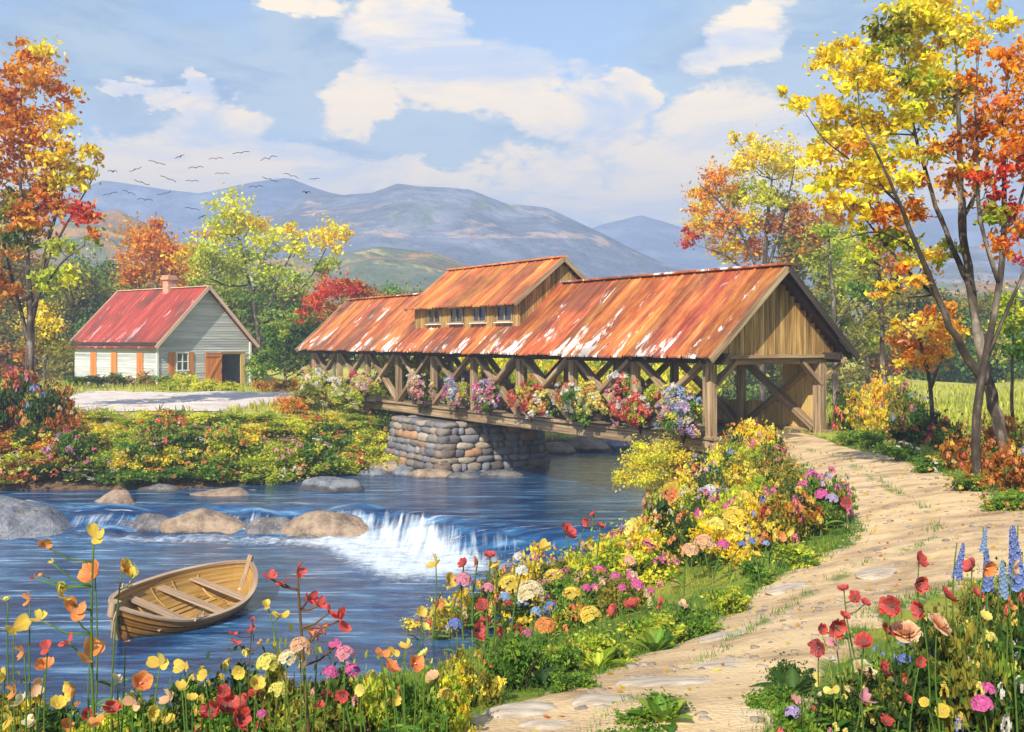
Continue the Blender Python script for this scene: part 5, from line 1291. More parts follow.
def bushes():
    rg = np.random.default_rng(21); sd_ = 500
    flw = [[], [], [], [], ['yellow'], ['lemon'], ['yellow'], ['red', 'orange'], ['magenta', 'lilac'], ['pink', 'white'], ['yellow', 'orange'], ['white', 'yellow'], ['orange'], ['magenta', 'pink'], ['red']]
    # the far bank below the house and the gravel path
    for y, st, hh in ((424, 25, 9), (435, 27, 13), (448, 29, 18), (461, 30, 22), (474, 31, 24), (483, 33, 18)):
        for x in np.arange(-22, 402, st):
            xx = x+rg.uniform(-7, 7); yy = y+rg.uniform(-4, 4)-(.035*max(xx-250, 0) if y > 440 else 0)
            p = gp(xx, yy)
            if p is None or p.y > 62: 
                p = gp(xx, yy-6)
                if p is None or p.y > 62: continue
            if inside(np.array([p.x]), np.array([p.y]), PATHS[1])[0]: continue
            warm = xx < 90
            pal = rg.choice(['ygreen', 'green', 'lemon', 'gold', 'orange', 'olive', 'dark', 'rust'], p=[.32, .18, .16, .14, .08, .05, .05, .02] if not (y < 440) else [.33, .12, .20, .17, .12, .03, .03, 0])
            if warm and rg.random() < .4: pal = rg.choice(['rust', 'dark', 'orange'])
            if y > 470 and rg.random() < .4: pal = rg.choice(['ygreen', 'dark', 'green'])
            fl = flw[rg.integers(len(flw))]
            bush(xx, p, st*rg.uniform(1.5, 2.1), hh*rg.uniform(.85, 1.35), str(pal), str(rg.choice(['ygreen', 'lemon', 'ygreen', 'green'])), fl, 'on the bank below the house', sd_, 12, .14, kind=str(rg.choice(['dots', 'clot']))); sd_ += 1
    for (x, y, w, h, pal, acc, fl, lab) in [
        (181, 446, 52, 34, 'green', 'olive', ['red', 'red', 'orange'], 'green bush covered in red blossoms in the middle of the far bank'),
        (80, 462, 50, 34, 'green', 'dark', ['magenta', 'lilac'], 'green bush with magenta and lilac blossoms on the left of the far bank'),
        (146, 462, 44, 26, 'green', 'ygreen', ['yellow', 'yellow'], 'green bush dotted with yellow blossoms low on the far bank'),
        (230, 450, 46, 30, 'ygreen', 'green', ['yellow', 'orange'], 'lime bush with yellow and orange blossoms on the far bank right of the red one')]:
        p = gp(x, y); bush(x, p-Vector((0, 1.2, 0)) if p else G(x, 46), w, h, pal, acc, fl, 'on the bank below the house', sd_, 20, .13, lab, 'clot'); sd_ += 1
    # tall mixed flowers at the left edge under the orange tree
    for (x, y, w, h, pal, acc, fl) in [(10, 420, 64, 66, 'dark', 'rust', ['red', 'orange', 'magenta']), (42, 428, 56, 62, 'dark', 'olive', ['magenta', 'orange', 'blue']), (24, 396, 50, 50, 'rust', 'dark', ['orange', 'red']), (62, 436, 46, 46, 'rust', 'dark', ['red', 'peach']), (-14, 430, 60, 66, 'dark', 'rust', ['magenta', 'yellow']), (58, 405, 36, 40, 'rust', 'olive', ['crimson', 'orange'])]:
        bush(x, G(x, 46+(440-y)*.09), w, h, pal, acc, fl, 'under the tall orange tree', sd_, 22, .13, kind='clot'); sd_ += 1
    bush(15, G(12, 38.4, .3), 60, 36, 'gold', 'olive', [], 'beside the huge grey boulder', sd_, label='golden bush at the left edge in front of the huge grey boulder'); sd_ += 1
    # in front of the house
    for x, y, w, h, pal, acc, fl in [(100, 386, 30, 12, 'green', 'olive', ['peach']), (122, 387, 30, 15, 'green', 'rust', ['cream', 'peach']), (145, 387, 30, 17, 'olive', 'rust', ['peach', 'pink']), (166, 388, 28, 13, 'green', 'ygreen', ['peach', 'yellow']), (184, 389, 30, 15, 'lemon', 'ygreen', ['yellow']),
                            (206, 391, 34, 14, 'lemon', 'ygreen', ['yellow']), (226, 391, 28, 10, 'lemon', 'green', ['yellow']), (82, 388, 32, 12, 'green', 'ygreen', []), (170, 391, 34, 12, 'ygreen', 'lemon', ['yellow'])]:
        Y = 76. if y < 390 else 71.; bush(x, G(x, Y), w, h, pal, acc, fl, 'along the wall of the grey house', sd_, 12, .13); sd_ += 1
    for x, w, h, pal, fl in [(262, 22, 12, 'orange', ['orange']), (278, 24, 14, 'rust', ['orange', 'yellow']), (296, 26, 15, 'orange', ['orange'])]:
        bush(x, G(x, 70.), w, h, pal, 'olive', fl, 'on the verge between house and bridge', sd_, 12, .15); sd_ += 1
    # under and around the far end of the bridge
    for x, y, w, h, pal, acc, fl in [(310, 408, 50, 26, 'olive', 'green', ['yellow', 'cream']), (345, 412, 50, 24, 'ygreen', 'olive', ['cream']), (378, 415, 40, 24, 'dark', 'olive', ['cream', 'orange']), (290, 414, 40, 20, 'orange', 'ygreen', ['orange']), (385, 440, 40, 30, 'dark', 'green', []), (392, 425, 30, 24, 'olive', 'ygreen', ['cream'])]:
        p = gp(x, y) or G(x, 54); bush(x, p, w, h, pal, acc, fl, 'under the far end of the bridge', sd_, 14, .15); sd_ += 1
    # sunlit shrubs beyond the river, seen through the trusses
    for i, x in enumerate(range(395, 712, 22)):
        bush(x, G(x, 66+(i % 3)*2.2), 52, 40+(i*7) % 11, ['lemon', 'gold', 'ygreen', 'gold'][i % 4], 'ygreen', [], 'beyond the river behind the bridge', sd_, 0); sd_ += 1
    for x, w, h in ((318, 44, 30), (338, 34, 24)):
        bush(x, G(x, 62), w, h, 'ygreen', 'lemon', ['white', 'white', 'cream'], 'at the far end of the bridge', sd_, 30, .2, kind='clot'); sd_ += 1
    # near bank, between the water and the path
    reg = 'between the river and the path'
    cols = [['yellow'], ['yellow', 'orange'], ['red', 'yellow'], ['magenta', 'lilac'], ['yellow', 'white'], ['orange', 'peach'], ['cream', 'peach'], ['blue', 'yellow'], ['pink', 'magenta'], ['red', 'orange'], []]
    def pathleft(y): return np.interp(y, EDGE[:, 0], EDGE[:, 1])
    for y, st, w0, h0 in ((462, 20, 46, 36), (478, 24, 50, 42), (494, 24, 54, 44), (512, 25, 58, 46), (530, 27, 62, 50), (548, 28, 64, 50), (568, 30, 66, 48), (590, 32, 66, 46), (612, 34, 66, 44), (634, 36, 64, 40)):
        for x in np.arange(420, 850, st):
            xx = x+rg.uniform(-8, 8); yy = y+rg.uniform(-5, 5)
            marg = np.interp(yy, [450, 540, 560, 600, 640, 660], [8, 14, 30, 50, 66, 90])
            if xx+w0*.45 > pathleft(yy)-marg: continue
            p = gp(xx, yy)
            if p is None or p.y > 42: continue
            if xx > 700 and yy < 560: pal = rg.choice(['olive', 'gold', 'lemon', 'dark', 'ygreen'])
            elif yy > 590: pal = rg.choice(['olive', 'dark', 'green', 'gold'])
            else: pal = rg.choice(['gold', 'lemon', 'ygreen', 'olive', 'green', 'dark'], p=[.28, .18, .16, .16, .1, .12])
            bush(xx, p, w0*rg.uniform(.8, 1.2), h0*rg.uniform(.8, 1.25), str(pal), str(rg.choice(['gold', 'olive', 'ygreen', 'dark'])), cols[rg.integers(len(cols))], reg, sd_, 15, .15, kind=str(rg.choice(['dots', 'clot', 'clot']))); sd_ += 1
    # crest line over the water
    for x in np.arange(415, 660, 21):
        c = crest_pt(x); yb = HY+(EYE-c.z)*F/c.y
        top = np.interp(x, [410, 440, 480, 520, 560, 600, 640, 660], [648, 580, 566, 552, 545, 535, 520, 500])
        h = max(yb-top, 24)*rg.uniform(.75, 1.1)
        bush(x, c, rg.uniform(48, 66), min(h, 80), str(rg.choice(['gold', 'olive', 'lemon', 'gold', 'green'])), str(rg.choice(['gold', 'dark', 'olive'])), cols[rg.integers(len(cols)-1)], 'on the near bank lip', sd_, 18, .14, kind='clot'); sd_ += 1
    for x, y, w, h, pal, acc, fl, lab in [
        (735, 452, 50, 30, 'dark', 'green', ['red', 'orange'], 'dark bush with red blossoms at the foot of the left portal post'),
        (768, 459, 34, 26, 'dark', 'rust', ['red', 'crimson'], 'small bush with crimson blossoms at the mouth of the bridge'),
        (826, 528, 62, 58, 'green', 'olive', ['magenta', 'magenta', 'lilac'], 'green bush with bright magenta blossoms on the left edge of the path bend'),
        (792, 545, 66, 60, 'olive', 'rust', ['orange', 'yellow'], 'olive bush with small orange blossoms left of the magenta one at the path bend')]:
        p = gp(x, y) or G(x, 28); bush(x, p, w, h, pal, acc, fl, 'beside the path', sd_, 24, .15, lab, 'clot'); sd_ += 1
    # beds right of the path
    reg = 'right of the path'
    for x, y, w, h, pal, acc, fl in [(846, 432, 30, 50, 'dark', 'green', ['red', 'red']), (838, 404, 24, 40, 'dark', 'green', ['red', 'blue']), (864, 436, 50, 46, 'gold', 'olive', ['orange', 'yellow']), (880, 420, 44, 50, 'gold', 'orange', ['yellow', 'orange']), (902, 432, 48, 50, 'olive', 'green', ['magenta', 'yellow', 'blue']),
                            (925, 442, 46, 46, 'dark', 'green', ['magenta', 'lilac', 'magenta']), (905, 450, 44, 32, 'dark', 'olive', ['yellow', 'orange', 'red']), (948, 452, 44, 40, 'dark', 'rust', ['yellow', 'red']), (960, 470, 46, 40, 'rust', 'dark', ['orange', 'yellow']), (985, 480, 50, 44, 'rust', 'olive', ['orange', 'red']), (1012, 490, 56, 46, 'rust', 'dark', ['orange']),
                            (870, 448, 44, 22, 'green', 'dark', []), (850, 446, 40, 18, 'green', 'ygreen', []), (900, 462, 50, 20, 'green', 'ygreen', ['white']), (935, 474, 50, 20, 'green', 'dark', ['white', 'yellow']), (970, 492, 50, 22, 'green', 'rust', ['yellow']), (1010, 512, 60, 26, 'green', 'ygreen', ['orange']), (896, 402, 40, 30, 'ygreen', 'gold', ['skyblue', 'yellow']),
                            (1000, 460, 50, 50, 'rust', 'orange', ['orange']), (1035, 480, 60, 60, 'dark', 'rust', ['blue', 'yellow'])]:
        p = gp(x, y) or G(x, 28); bush(x, p, w, h, pal, acc, fl, reg, sd_, 18, .14, kind='clot'); sd_ += 1
    # bottom left foreground
    reg = 'along the bottom edge'
    for x, y, w, h, pal, acc, fl in [(10, 745, 80, 62, 'olive', 'gold', ['yellow']), (60, 750, 80, 50, 'dark', 'green', ['orange']), (110, 752, 80, 56, 'ygreen', 'gold', ['yellow']), (160, 750, 84, 70, 'green', 'olive', ['yellow']), (205, 752, 90, 88, 'dark', 'green', ['yellow']), (250, 755, 96, 104, 'dark', 'green', ['lemon', 'yellow']), (292, 752, 90, 108, 'olive', 'ygreen', ['peach', 'lemon']),
                            (335, 752, 86, 92, 'dark', 'green', ['pink', 'magenta']), (372, 750, 80, 84, 'ygreen', 'lemon', ['yellow']), (410, 748, 84, 86, 'green', 'dark', ['orange', 'yellow']), (446, 742, 70, 74, 'ygreen', 'gold', ['yellow']), (470, 708, 74, 62, 'olive', 'gold', ['orange', 'yellow']), (520, 690, 80, 56, 'green', 'dark', []), (560, 680, 70, 46, 'green', 'ygreen', ['yellow']),
                            (230, 765, 100, 70, 'green', 'ygreen', ['red']), (320, 765, 100, 70, 'olive', 'green', []), (420, 765, 90, 60, 'green', 'ygreen', [])]:
        p = gp(x, min(y, 790)); 
        if p is None or p.y > 8: p = G(x, 5.0)
        bush(x, p, w, h, pal, acc, fl, reg, sd_, 14, .10, kind='clot'); sd_ += 1
    reg = 'in the bottom right flower bed'
    for x, y, w, h, pal, acc, fl in [(800, 760, 70, 60, 'green', 'dark', ['magenta', 'red']), (840, 752, 80, 70, 'dark', 'green', ['lemon', 'cream']), (880, 750, 90, 96, 'dark', 'olive', ['red', 'yellow']), (925, 752, 96, 120, 'dark', 'olive', ['yellow', 'blue']), (965, 750, 90, 130, 'olive', 'dark', ['lemon', 'white']), (1005, 748, 90, 140, 'dark', 'green', ['yellow', 'white']), (1035, 735, 90, 150, 'dark', 'olive', ['yellow', 'red']),
                            (985, 700, 80, 90, 'olive', 'dark', ['lemon']), (900, 700, 80, 60, 'green', 'dark', ['blue', 'skyblue']), (940, 680, 70, 76, 'dark', 'olive', ['yellow']), (1015, 650, 70, 90, 'dark', 'olive', ['orange', 'white']), (980, 640, 60, 66, 'olive', 'dark', ['yellow']), (860, 715, 70, 44, 'green', 'ygreen', ['lemon'])]:
        p = gp(x, min(y, 790)) or G(x, 5); bush(x, p, w, h, pal, acc, fl, reg, sd_, 14, .10, kind='clot'); sd_ += 1
    # low round-leaved plants between bank and path
    for x, y, w, h, pal in [(600, 668, 80, 40, 'ygreen'), (650, 652, 80, 42, 'ygreen'), (690, 640, 70, 44, 'green'), (725, 618, 56, 36, 'ygreen'), (570, 695, 60, 30, 'green'), (760, 588, 60, 30, 'green'), (800, 568, 66, 28, 'ygreen'), (655, 728, 90, 30, 'green'), (640, 750, 80, 30, 'green'), (790, 690, 60, 34, 'dark'), (775, 712, 60, 36, 'green')]:
        p = gp(x, y); bush(x, p, w, h, pal, 'green', [], 'on the grassy edge of the path', sd_, 0); sd_ += 1
bushes()
# the golden shrub leaning over the water before the portal
_p = gp(662, 520) or G(662, 24)
tree('golden_shrub', _p, [[(664, gy(664, _p.y), 5), (668, 500, 4), (672, 478, 3), (668, 455, 1.5)], [(667, 500, 3), (650, 480, 2.4), (640, 465, 1.2)], [(668, 500, 3), (692, 480, 2.4), (700, 462, 1.2)]],
     [(640, 462, 17, 'lemon', 'gold'), (625, 478, 12, 'gold', 'lemon'), (660, 452, 17, 'lemon', 'gold'), (682, 455, 17, 'gold', 'olive'), (655, 474, 18, 'lemon', 'gold'), (680, 478, 18, 'gold', 'olive'), (703, 468, 16, 'lemon', 'olive'), (722, 462, 14, 'gold', 'lemon'), (640, 446, 9, 'lemon'), (700, 490, 15, 'olive', 'gold')],
     'golden leaved shrub leaning over the water just before the left portal post', _p.y, .10, 1.0, 12, cat='shrub')

# ---------------------------------------------------------------- flower baskets on the bridge rail
def baskets():
    spec = [(326, 385, 42, 34, ['white', 'white', 'cream', 'magenta'], 'white and pink'), (372, 388, 38, 30, ['red', 'pink', 'cream'], 'red and pink'), (424, 391, 27, 33, ['pink', 'cream', 'white'], 'pink and cream'),
            (461, 393, 25, 30, ['pink', 'skyblue', 'magenta'], 'pink and blue'), (494, 395, 29, 32, ['pink', 'lilac', 'magenta'], 'lilac and pink'), (535, 399, 44, 36, ['lemon', 'red', 'yellow', 'red'], 'yellow and red'),
            (590, 401, 54, 42, ['lemon', 'red', 'white', 'orange'], 'cream, orange and red'), (645, 403, 56, 50, ['white', 'red', 'pink', 'red'], 'white, pink and red'), (688, 414, 42, 46, ['lilac', 'skyblue', 'lemon', 'pink'], 'lilac, blue and yellow')]
    for k, (x, y, w, h, cols, nm) in enumerate(spec):
        # where the sight line meets the side of the bridge (local x = -2.85)
        t = np.linspace(0, 40, 4001); a = R(31.4); lx = -2.95
        X = 8.88+lx*math.cos(a)-t*math.sin(a); Y = 37.35+lx*math.sin(a)+t*math.cos(a); i = int(np.argmin(abs(CX+F*X/Y-x))); ty = t[i]; d = Y[i]
        zc = EYE-(y-HY)/F*d; rw = w/F*d/2; rh = h/F*d/2
        root = empty('flower_basket', bl(lx-.1, ty, zc), R(31.4), label=f'{nm} flower basket on the bridge rail, {["farthest from the portal", "second from its far end", "third from its far end", "fourth from its far end", "middle one of nine", "fourth from the portal", "third from the portal", "second from the portal", "nearest the portal"][k]}', category='flower basket', group='flower baskets hanging on the bridge rail')
        b = MB(); L = rw*1.05; zb = -rh*.85
        for (lo, hi) in (((-.20, -L, zb), (-.16, L, zb+.30)), ((.16, -L, zb), (.20, L, zb+.30)), ((-.16, -L, zb), (.16, -L+.04, zb+.30)), ((-.16, L-.04, zb), (.16, L, zb+.30)), ((-.16, -L, zb), (.16, L, zb+.04))): b.box(lo, hi)
        b.beam((.1, -L*.6, zb+.1), (.32, -L*.6, zb+.1), .04, .04); b.beam((.1, L*.6, zb+.1), (.32, L*.6, zb+.1), .04, .04)
        b.obj('planter_box', M['darkwood'], root)
        f = inst('foliage', foliage_mesh('ygreen' if k % 2 else 'green', 'lemon', k % 2), root, (-.1, 0, zb-.05), (0, 0, k*1.3), (rh*.8, rw*1.35, rh*1.5))
        rg = np.random.default_rng(60+k); n = 94; lobes = [(rg.uniform(-.9, .9), rg.uniform(-.5, .6), rg.uniform(.4, .7)) for _ in range(5)]
        for i in range(n):
            ly, lz, lr = lobes[rg.integers(5)]; d_ = rg.normal(size=3); d_ /= np.linalg.norm(d_); d_[0] = -abs(d_[0]) if rg.random() < .85 else d_[0]; q = rg.random()**.4
            py_ = (ly+d_[1]*lr*q)*rw*1.25; pz_ = (lz+d_[2]*lr*q)*rh*1.1-.28*rh*abs(py_/rw)**2*rg.random()
            px_ = -.05-rh*.75*math.sqrt(max(0, 1-(py_/rw/1.9)**2))*rg.uniform(.5, 1.05)*(1 if d_[0] < 0 else -.6)
            band = int(np.clip((ly*.5+.5)*len(cols), 0, len(cols)-1)); col = cols[band] if rg.random() < .55 else (cols[rg.integers(len(cols))] if rg.random() < .6 else ('white' if rg.random() < .75 else 'lemon'))
            inst('flower_cluster', blossom('clot' if rg.random() < .35 else 'dots', col), root, (px_, py_, zb+.1+rh*.85+pz_), Vector(d_+np.array([-.3, 0, .4])).to_track_quat('Z', 'Y').to_euler(), rg.uniform(.13, .22)*min(rw, rh)/.9*1.25)
baskets()

# ---------------------------------------------------------------- single flowers of the foreground
def stalk(name, region, kind, colour, heads, Y, base_px=None, desc=None, cat='flower', leafpal='green', thick=1., label=None, leaves=3):
    """heads: (px, py, size px[, kind, colour]); one root, stem with branches, leaves, flowers as parts"""
    x0 = base_px if base_px is not None else heads[0][0]+random.uniform(-14, 14)
    X = (x0-CX)/F*Y; b0 = Vector((X, Y+.02, h1(X, Y))); root = empty(name, b0); rg = np.random.default_rng(int(heads[0][0]*7+heads[0][1]))
    top = min(heads, key=lambda h: h[1]); s = MB(); pt = at(top[0], top[1], Y)-b0; r = .0045*thick*Y/5
    bend = Vector((rg.uniform(-.04, .04), rg.uniform(-.03, .03), 0))*Y/5
    main = [Vector((0, 0, -.03)), pt*.3+bend, pt*.65+bend*1.3, pt-Vector((0, 0, .004))]
    def bez(P, n=12):
        out = []
        for i in range(n+1):
            t = i/n; out.append(P[0]*(1-t)**3+3*P[1]*t*(1-t)**2+3*P[2]*t*t*(1-t)+P[3]*t**3)
        return out
    mp = bez(main); gc = (.16, .26, .05) if leafpal != 'brown' else (.22, .12, .05)
    s.tube(mp, [r*(1.25-.6*i/12) for i in range(13)], 6, gc)
    for h in heads:
        hp = at(h[0], h[1], Y+rg.uniform(-.06, .06)*Y/5)-b0
        if h is not top:
            a = mp[min(range(len(mp)), key=lambda i: (mp[i]-hp).length+max(0, mp[i].z-hp.z+.03)*4)]
            m = (a+hp)/2+Vector((0, 0, -.10*(hp-a).length)); s.tube([a, (a+m)/2, m, (m+hp)/2, hp], [r*.8, r*.7, r*.65, r*.6, r*.5], 5, gc)
    s.obj('stem', M['foliage'], root, smooth=True)
    for h in heads:
        kd = h[3] if len(h) > 3 and h[3] else kind; co = h[4] if len(h) > 4 else colour; hp = at(h[0], h[1], Y)-b0; sz = h[2]/F*Y/2
        face = Vector((rg.uniform(-1.1, 1.1), rg.uniform(-1.2, -.1), rg.uniform(-.1, 1.3))) if kd not in ('spike', 'head') else Vector((rg.uniform(-.15, .15), -.1, 1))
        e = face.to_track_quat('Z', 'Y').to_euler(); e.rotate_axis('Z', rg.uniform(0, 6.28))
        if kd == 'spike': sz = h[2]/F*Y/4; hp = hp-Vector((0, 0, h[2]/F*Y)); 
        inst('flower', blossom(kd, co), root, hp, e, sz)
    for i in range(leaves):
        t = rg.uniform(.08, .6); a = mp[int(t*12)]; d = Vector((rg.choice([-1, 1])*rg.uniform(.5, 1), rg.uniform(-.6, .4), rg.uniform(.2, .9))).normalized(); L = rg.uniform(.07, .13)*Y/5; l = MB(); sd = d.cross(Vector((0, 0, 1))).normalized()
        P = np.zeros((6, 3, 3))
        for q in range(6):
            u = q/5; c = a+d*L*u+Vector((0, 0, -.35*L*u*u)); w = L*.16*math.sin(math.pi*min(u*.92+.06, 1))
            for j in range(3): P[q, j] = c+sd*w*(j-1)+Vector((0, 0, .3*w*abs(j-1)))
        l.grid(P, np.array(PAL['green'][rg.integers(4)])*rg.uniform(.8, 1.2)); l.obj('leaf', M['foliage'], root, smooth=True)
    if label: root['label'] = label; root['category'] = cat
    else: later(root, heads[0][0], desc, region, cat, f'flowers {region}')
    return root
R1 = 'at the lower left before the boat'

R2 = 'in the bottom middle before the rapids'
R3 = 'in the bottom right bed beside the path'
R4 = 'on the near bank above the water'
def flowers():
    st = stalk
    st('flowering_stalk', R1, 'petal', 'yellow', [(61, 595, 26), (43, 545, 16, None, 'orange'), (94, 537, 24, None, 'yellow'), (72, 612, 28, None, 'orange'), (68, 642, 18, None, 'red'), (40, 620, 18), (52, 563, 8), (42, 575, 9, None, 'orange'), (34, 578, 8, None, 'red')], 4.75, 100, label='tall curving stalk with yellow and orange petals at the lower left', thick=1.5)
    st('trumpet_flower', R1, 'trumpet', 'orange', [(95, 576, 27)], 5.2, 88, 'orange trumpet flower')
    st('trumpet_flower', R1, 'trumpet', 'yellow', [(122, 570, 20), (136, 576, 22, 'petal', 'lemon')], 5.3, 112, 'yellow trumpet flower')
    st('poppy', R1, 'petal', 'orange', [(90, 656, 34)], 4.8, 104, 'large orange poppy')
    for (x, y, s_, k, c, d) in [(14, 628, 30, 'petal', 'yellow', 'yellow broad-petalled flower'), (48, 648, 16, 'petal', 'red', 'red drooping flower'), (160, 665, 24, 'petal', 'yellow', 'yellow broad-petalled flower'), (182, 690, 22, 'petal', 'yellow', 'yellow broad-petalled flower'), (5, 678, 20, 'petal', 'yellow', 'yellow broad-petalled flower'),
        (16, 692, 18, 'petal', 'orange', 'orange broad-petalled flower'), (20, 704, 22, 'petal', 'cream', 'cream broad-petalled flower'), (118, 682, 17, 'petal', 'cream', 'cream broad-petalled flower'), (88, 716, 15, 'poppy', 'red', 'small red poppy'), (112, 710, 18, 'poppy', 'red', 'small red poppy'), (133, 704, 20, 'petal', 'peach', 'peach broad-petalled flower'),
        (34, 686, 20, 'petal', 'peach', 'peach broad-petalled flower'), (12, 720, 20, 'petal', 'yellow', 'yellow broad-petalled flower'), (34, 722, 20, 'petal', 'cream', 'cream broad-petalled flower'), (58, 705, 18, 'buttercup', 'yellow', 'yellow buttercup'), (150, 712, 18, 'buttercup', 'yellow', 'yellow buttercup'), (170, 722, 16, 'buttercup', 'yellow', 'yellow buttercup'), (66, 726, 16, 'buttercup', 'orange', 'orange buttercup'),
        (30, 600, 16, 'petal', 'orange', 'orange broad-petalled flower'), (125, 640, 12, 'petal', 'orange', 'orange broad-petalled flower'), (8, 600, 14, 'petal', 'lemon', 'pale yellow broad-petalled flower'), (185, 664, 22, 'petal', 'gold' if 0 else 'yellow', 'yellow broad-petalled flower'), (140, 684, 22, 'trumpet', 'orange', 'orange trumpet flower'), (75, 690, 22, 'trumpet', 'yellow', 'yellow trumpet flower'), (100, 724, 22, 'petal', 'orange', 'orange broad-petalled flower'), (46, 668, 20, 'trumpet', 'orange', 'orange trumpet flower'), (170, 700, 20, 'petal', 'peach', 'peach broad-petalled flower'), (24, 652, 18, 'petal', 'orange', 'orange broad-petalled flower')]:
        st('poppy' if k == 'poppy' else ('buttercup' if k == 'buttercup' else 'wild_flower'), R1, k, c, [(x, y, s_)], random.uniform(4.7, 5.1), None, d)
    st('red_leaved_sprig', R2, 'petal', 'red', [(308, 600, 20), (270, 578, 15), (284, 584, 16), (297, 570, 17), (318, 606, 18), (330, 612, 18), (341, 620, 26, None, 'red'), (322, 628, 15, None, 'orange'), (312, 636, 14, None, 'orange'), (336, 646, 14, 'petal', 'magenta')], 5.0, 312, label='dark twig with scarlet petals standing against the river', thick=1.8, leafpal='brown')
    st('red_leaved_sprig', R2, 'petal', 'red', [(250, 630, 11), (232, 634, 10), (236, 642, 10), (253, 622, 10), (262, 642, 9, None, 'orange')], 5.2, 252, label='small red sprig between the boat and the scarlet twig', thick=.8, leafpal='brown')
    st('wild_flower', R2, 'petal', 'yellow', [(268, 606, 13), (280, 616, 18)], 5.1, 296, 'yellow broad-petalled flower')
    for (x, y, s_, k, c, d) in [(300, 648, 24, 'head', 'peach', 'peach flower head'), (288, 660, 22, 'head', 'cream', 'cream flower head'), (318, 634, 18, 'head', 'pink', 'pink flower head'), (345, 656, 22, 'head', 'pink', 'pink flower head'), (330, 674, 18, 'head', 'magenta', 'magenta flower head'), (352, 672, 18, 'head', 'magenta', 'magenta flower head'),
        (268, 665, 26, 'head', 'lemon', 'yellow flower head'), (278, 692, 22, 'head', 'lemon', 'yellow flower head'), (256, 684, 18, 'buttercup', 'yellow', 'yellow buttercup'), (226, 708, 26, 'poppy', 'red', 'large red poppy'), (238, 718, 24, 'poppy', 'red', 'large red poppy'), (246, 704, 20, 'poppy', 'red', 'large red poppy'), (212, 712, 20, 'poppy', 'red', 'large red poppy'), (256, 694, 14, 'poppy', 'red', 'small red poppy'),
        (224, 692, 14, 'poppy', 'red', 'small red poppy'), (262, 715, 12, 'head', 'magenta', 'small magenta flower head'), (343, 696, 14, 'poppy', 'red', 'small red poppy'), (327, 696, 11, 'poppy', 'red', 'small red poppy'), (316, 706, 16, 'petal', 'red', 'red broad-petalled flower'), (382, 652, 16, 'petal', 'orange', 'orange broad-petalled flower'), (394, 650, 14, 'petal', 'yellow', 'yellow broad-petalled flower'), (406, 648, 16, 'petal', 'yellow', 'yellow broad-petalled flower'),
        (389, 670, 20, 'trumpet', 'orange', 'orange trumpet flower'), (414, 664, 19, 'trumpet', 'orange', 'orange trumpet flower'), (425, 655, 14, 'buttercup', 'lemon', 'yellow buttercup'), (205, 676, 14, 'buttercup', 'yellow', 'yellow buttercup'), (192, 700, 14, 'buttercup', 'yellow', 'yellow buttercup'), (434, 678, 16, 'buttercup', 'peach', 'peach buttercup'), (445, 696, 18, 'head', 'yellow', 'yellow flower head'),
        (240, 672, 16, 'buttercup', 'yellow', 'yellow buttercup'), (305, 668, 14, 'buttercup', 'cream', 'cream buttercup'), (362, 690, 14, 'buttercup', 'lemon', 'yellow buttercup'), (395, 700, 13, 'buttercup', 'yellow', 'yellow buttercup')]:
        st({'poppy': 'poppy', 'buttercup': 'buttercup', 'head': 'phlox', 'trumpet': 'trumpet_flower'}.get(k, 'wild_flower'), R2, k, c, [(x, y, s_)], random.uniform(4.8, 5.3), None, d)
    # bottom right
    st('poppy', R3, 'poppy', 'red', [(844, 590, 12), (855, 598, 13), (865, 604, 11)], 5.6, 880, label='red poppy stalk with three small heads over the sand of the path')
    st('poppy', R3, 'poppy', 'red', [(836, 626, 20), (821, 629, 12), (844, 617, 12)], 5.4, 862, label='red poppy with three heads close to the path edge')
    st('poppy', R3, 'poppy', 'red', [(919, 561, 17), (919, 583, 17)], 5.8, 942, label='tall red poppy with two heads one above the other')
